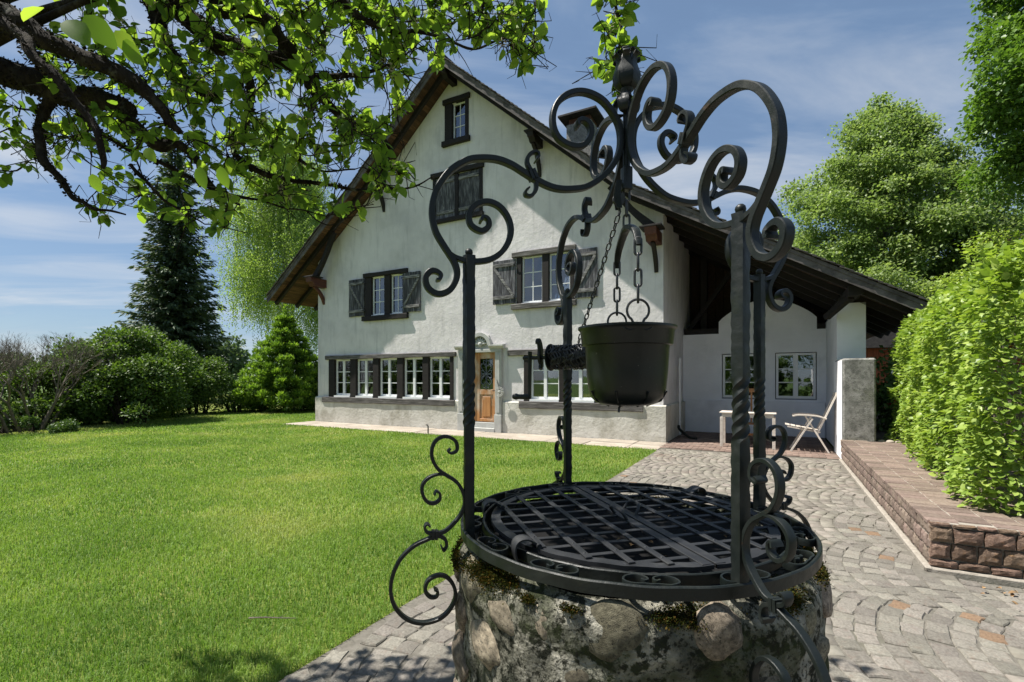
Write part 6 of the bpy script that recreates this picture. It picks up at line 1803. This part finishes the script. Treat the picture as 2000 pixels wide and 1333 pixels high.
while len(seeds) < 800:      # shade throwing part above the picture
    x, y = R.uniform(60, 740), R.uniform(-560, -80)
    seeds.append((at(x, y, R.uniform(1.62, 2.25)), 0))
while len(seeds) < 860:      # and left of it
    x, y = R.uniform(-250, -15), R.uniform(-150, 330)
    seeds.append((at(x, y, R.uniform(2.1, 2.9)), 0))
tw = MB(); spurs = []
seeds.sort(key=lambda s_: np.min(np.linalg.norm(nodes - s_[0], axis=1)))
N_nodes = list(nodes)
arr = np.array(N_nodes)
for (p, vis) in seeds:
    d = np.linalg.norm(arr - p, axis=1); k = int(np.argmin(d)); dist_ = d[k]
    b = arr[k]
    if dist_ > .7: continue
    mid = (b + p) / 2 + rng.normal(0, .12 * dist_, 3) + np.array([0, 0, -.06 * dist_])
    c = spline([b, mid, p], 4)
    r_ = .0022 + .004 * min(1, dist_ / .4)
    tw.tube(c - AB, [r_, r_ * .75, .0016], 5, cap=False)
    for q in (4, 8): 
        if q < len(c): N_nodes.append(c[q])
    arr = np.array(N_nodes)
    spurs.append((p, c[-1] - c[-2], vis))
    if vis:
        for _ in range(R.choice([2, 3, 4])):
            q = c[R.randrange(2, len(c))]; e1 = rng.normal(0, .055, 3); e2 = e1 + rng.normal(0, .03, 3) + np.array([0, 0, -.01])
            tw.tube(np.array([q, q + e1, q + e2]) - AB, [.0026, .0018, .0009], 4, cap=False)
    # a second spur half way on longer twigs
    if dist_ > .16: spurs.append((c[5] + rng.normal(0, .01, 3), rng.normal(0, 1, 3), vis))
tw.build('twigs', M['bark'], apple, smooth=60)['kind'] = 'stuff'
# withered blossom stamens in some of the spurs
BP = []; BD = []
for (p, d, vis) in spurs:
    if vis and R.random() < .28:
        for _ in range(22): BP.append(p + rng.normal(0, .010, 3)); BD.append(rng.normal(0, 1, 3))
BP = np.array(BP); BD = np.array(BD)
STAMEN = (np.array([(-.05, 0, 0), (.05, 0, 0), (.06, 1, 0), (-.06, 1, 0)], float), [np.array([(0, 1, 2), (0, 2, 3)])])
o = put('withered_blossom', leafmesh('withered_blossom', STAMEN, BP - AB, frames(BD, unit(len(BP))), rng.uniform(.012, .026, len(BP)), M['stamen']), apple); o['kind'] = 'stuff'
P = []; D = []; S = []; VIS = []
for (p, d, vis) in spurs:
    d = d / (np.linalg.norm(d) + 1e-6)
    n = R.randint(4, 8)
    for i in range(n):
        a = rng.normal(0, 1, 3); dd = a * .75 + d * .5 + np.array([0, 0, -.30])
        P.append(p + rng.normal(0, .012, 3)); D.append(dd); S.append(R.uniform(.035, .077)); VIS.append(vis)
# a few large leaves close to the lens
for (x, y, dd, s_, vx, vy) in ((85, 15, 1.15, .07, -1, .2), (130, 40, 1.1, .085, .8, .8), (165, 30, 1.15, .09, .9, 1), (225, 60, 1.2, .07, .7, .9), (240, 80, 1.2, .075, .8, 1), (285, 290, 1.3, .05, .6, .8), (390, 325, 1.3, .06, .1, 1), (430, 325, 1.35, .06, .2, 1), (180, 340, 1.3, .05, .3, 1)):
    P.append(at(x, y, dd)); D.append(np.array([vx, R.uniform(-.3, .3), -vy])); S.append(s_); VIS.append(2)
P = np.array(P); D = np.array(D); S = np.array(S); VIS = np.array(VIS); n = len(P)
Fm = frames(D, np.array([0, 0, 1.]) + rng.normal(0, .55, (n, 3)))
big = VIS == 2
Fm[big] = frames(D[big], np.tile(np.array([[-.2, -.85, .5]]), (big.sum(), 1)) + rng.normal(0, .2, (big.sum(), 3)))
dist = np.linalg.norm(P - np.array([0, 0, 1.5]), axis=1)
px = 1000 + 944 * P[:, 0] / P[:, 1]; py = 740 - 944 * (P[:, 2] - 1.5) / P[:, 1]
rank = np.where((px > 0) & (px < 2000) & (py > 0), dist / S, 1e6)
order = np.argsort(rank)
ALEAF = leafshape(.62, .10, .14)
single_leaves(apple, ALEAF, M['apple_leaf'], P - AB, Fm, S, order[:300])
o = put('foliage', leafmesh('foliage', ALEAF, P[order[300:]] - AB, Fm[order[300:]], S[order[300:]], M['apple_leaf'], np.clip(rng.normal(.5, .25, n - 300), 0, 1)), apple); o['kind'] = 'stuff'
# ================================================================== SMALL THINGS
# openwork disc hanging from a rod beside the door
bell = empty('door_ornament', hw(-4.33, -.20, 1.14), -TH); tag(bell, 'round openwork iron ornament hanging from a slanting rod beside the front door', 'ornament')
mb = MB()
for r in (.09, .125):
    mb.tube([(r * math.cos(t), 0, r * math.sin(t)) for t in np.linspace(0, 2 * PI, 30, endpoint=False)], .008, 6, closed=True)
for k in range(10):
    t = k * PI / 5; mb.tube([(.03 * math.cos(t), 0, .03 * math.sin(t)), (.12 * math.cos(t), 0, .12 * math.sin(t))], .007, 5)
mb.ball((0, 0, 0), .04, 10, (1, .4, 1))
mb.build('disc', M['sandstone'], bell, smooth=True)
MB().tube([(.0, .0, .02), (-.14, .09, .36)], .009, 6).build('rod', M['iron'], bell)
MB().tube([(-.14, .09, .36), (-.14, .19, .38)], .011, 6).build('bracket', M['iron'], bell)
# twig lying in the grass
tg = MB(); p0 = Vector((-1.60, 2.94, .045))
tg.tube(spline([(0, 0, 0), (.10, -.005, .006), (.2, .0, .0), (.29, -.01, .004)], 5), [.005, .004, .002], 5)
for q in (.08, .14, .19, .24): tg.tube([(q, -.002, .003), (q + .03, R.uniform(-.03, .03), .012)], [.002, .001], 4)
o = tg.build('twig', M['grey_bark'], None, loc=p0); tag(o, 'thin dry twig lying on the lawn near the path', 'twig')
# withered leaves swept together under the terrace wall
for i in range(46):
    p = hw(3.95 + R.gauss(0, .16), -7.12 + R.gauss(0, .06), .014 + R.random() * .02); s_ = R.uniform(.025, .055)
    v, fs_ = LEAF
    o = put('fallen_leaf', MB().add([(x * s_, y * s_, z * s_ * 2.2) for x, y, z in v], [tuple(f) for ff in fs_ for f in ff]).mesh('fallen_leaf', M['dry_leaf']), None, loc=p, rot=(R.uniform(-.5, .5), R.uniform(-.5, .5), R.uniform(0, 6)))
    tag(o, 'withered brown leaf swept against the foot of the terrace wall', 'leaf', 'withered leaves by the terrace wall')
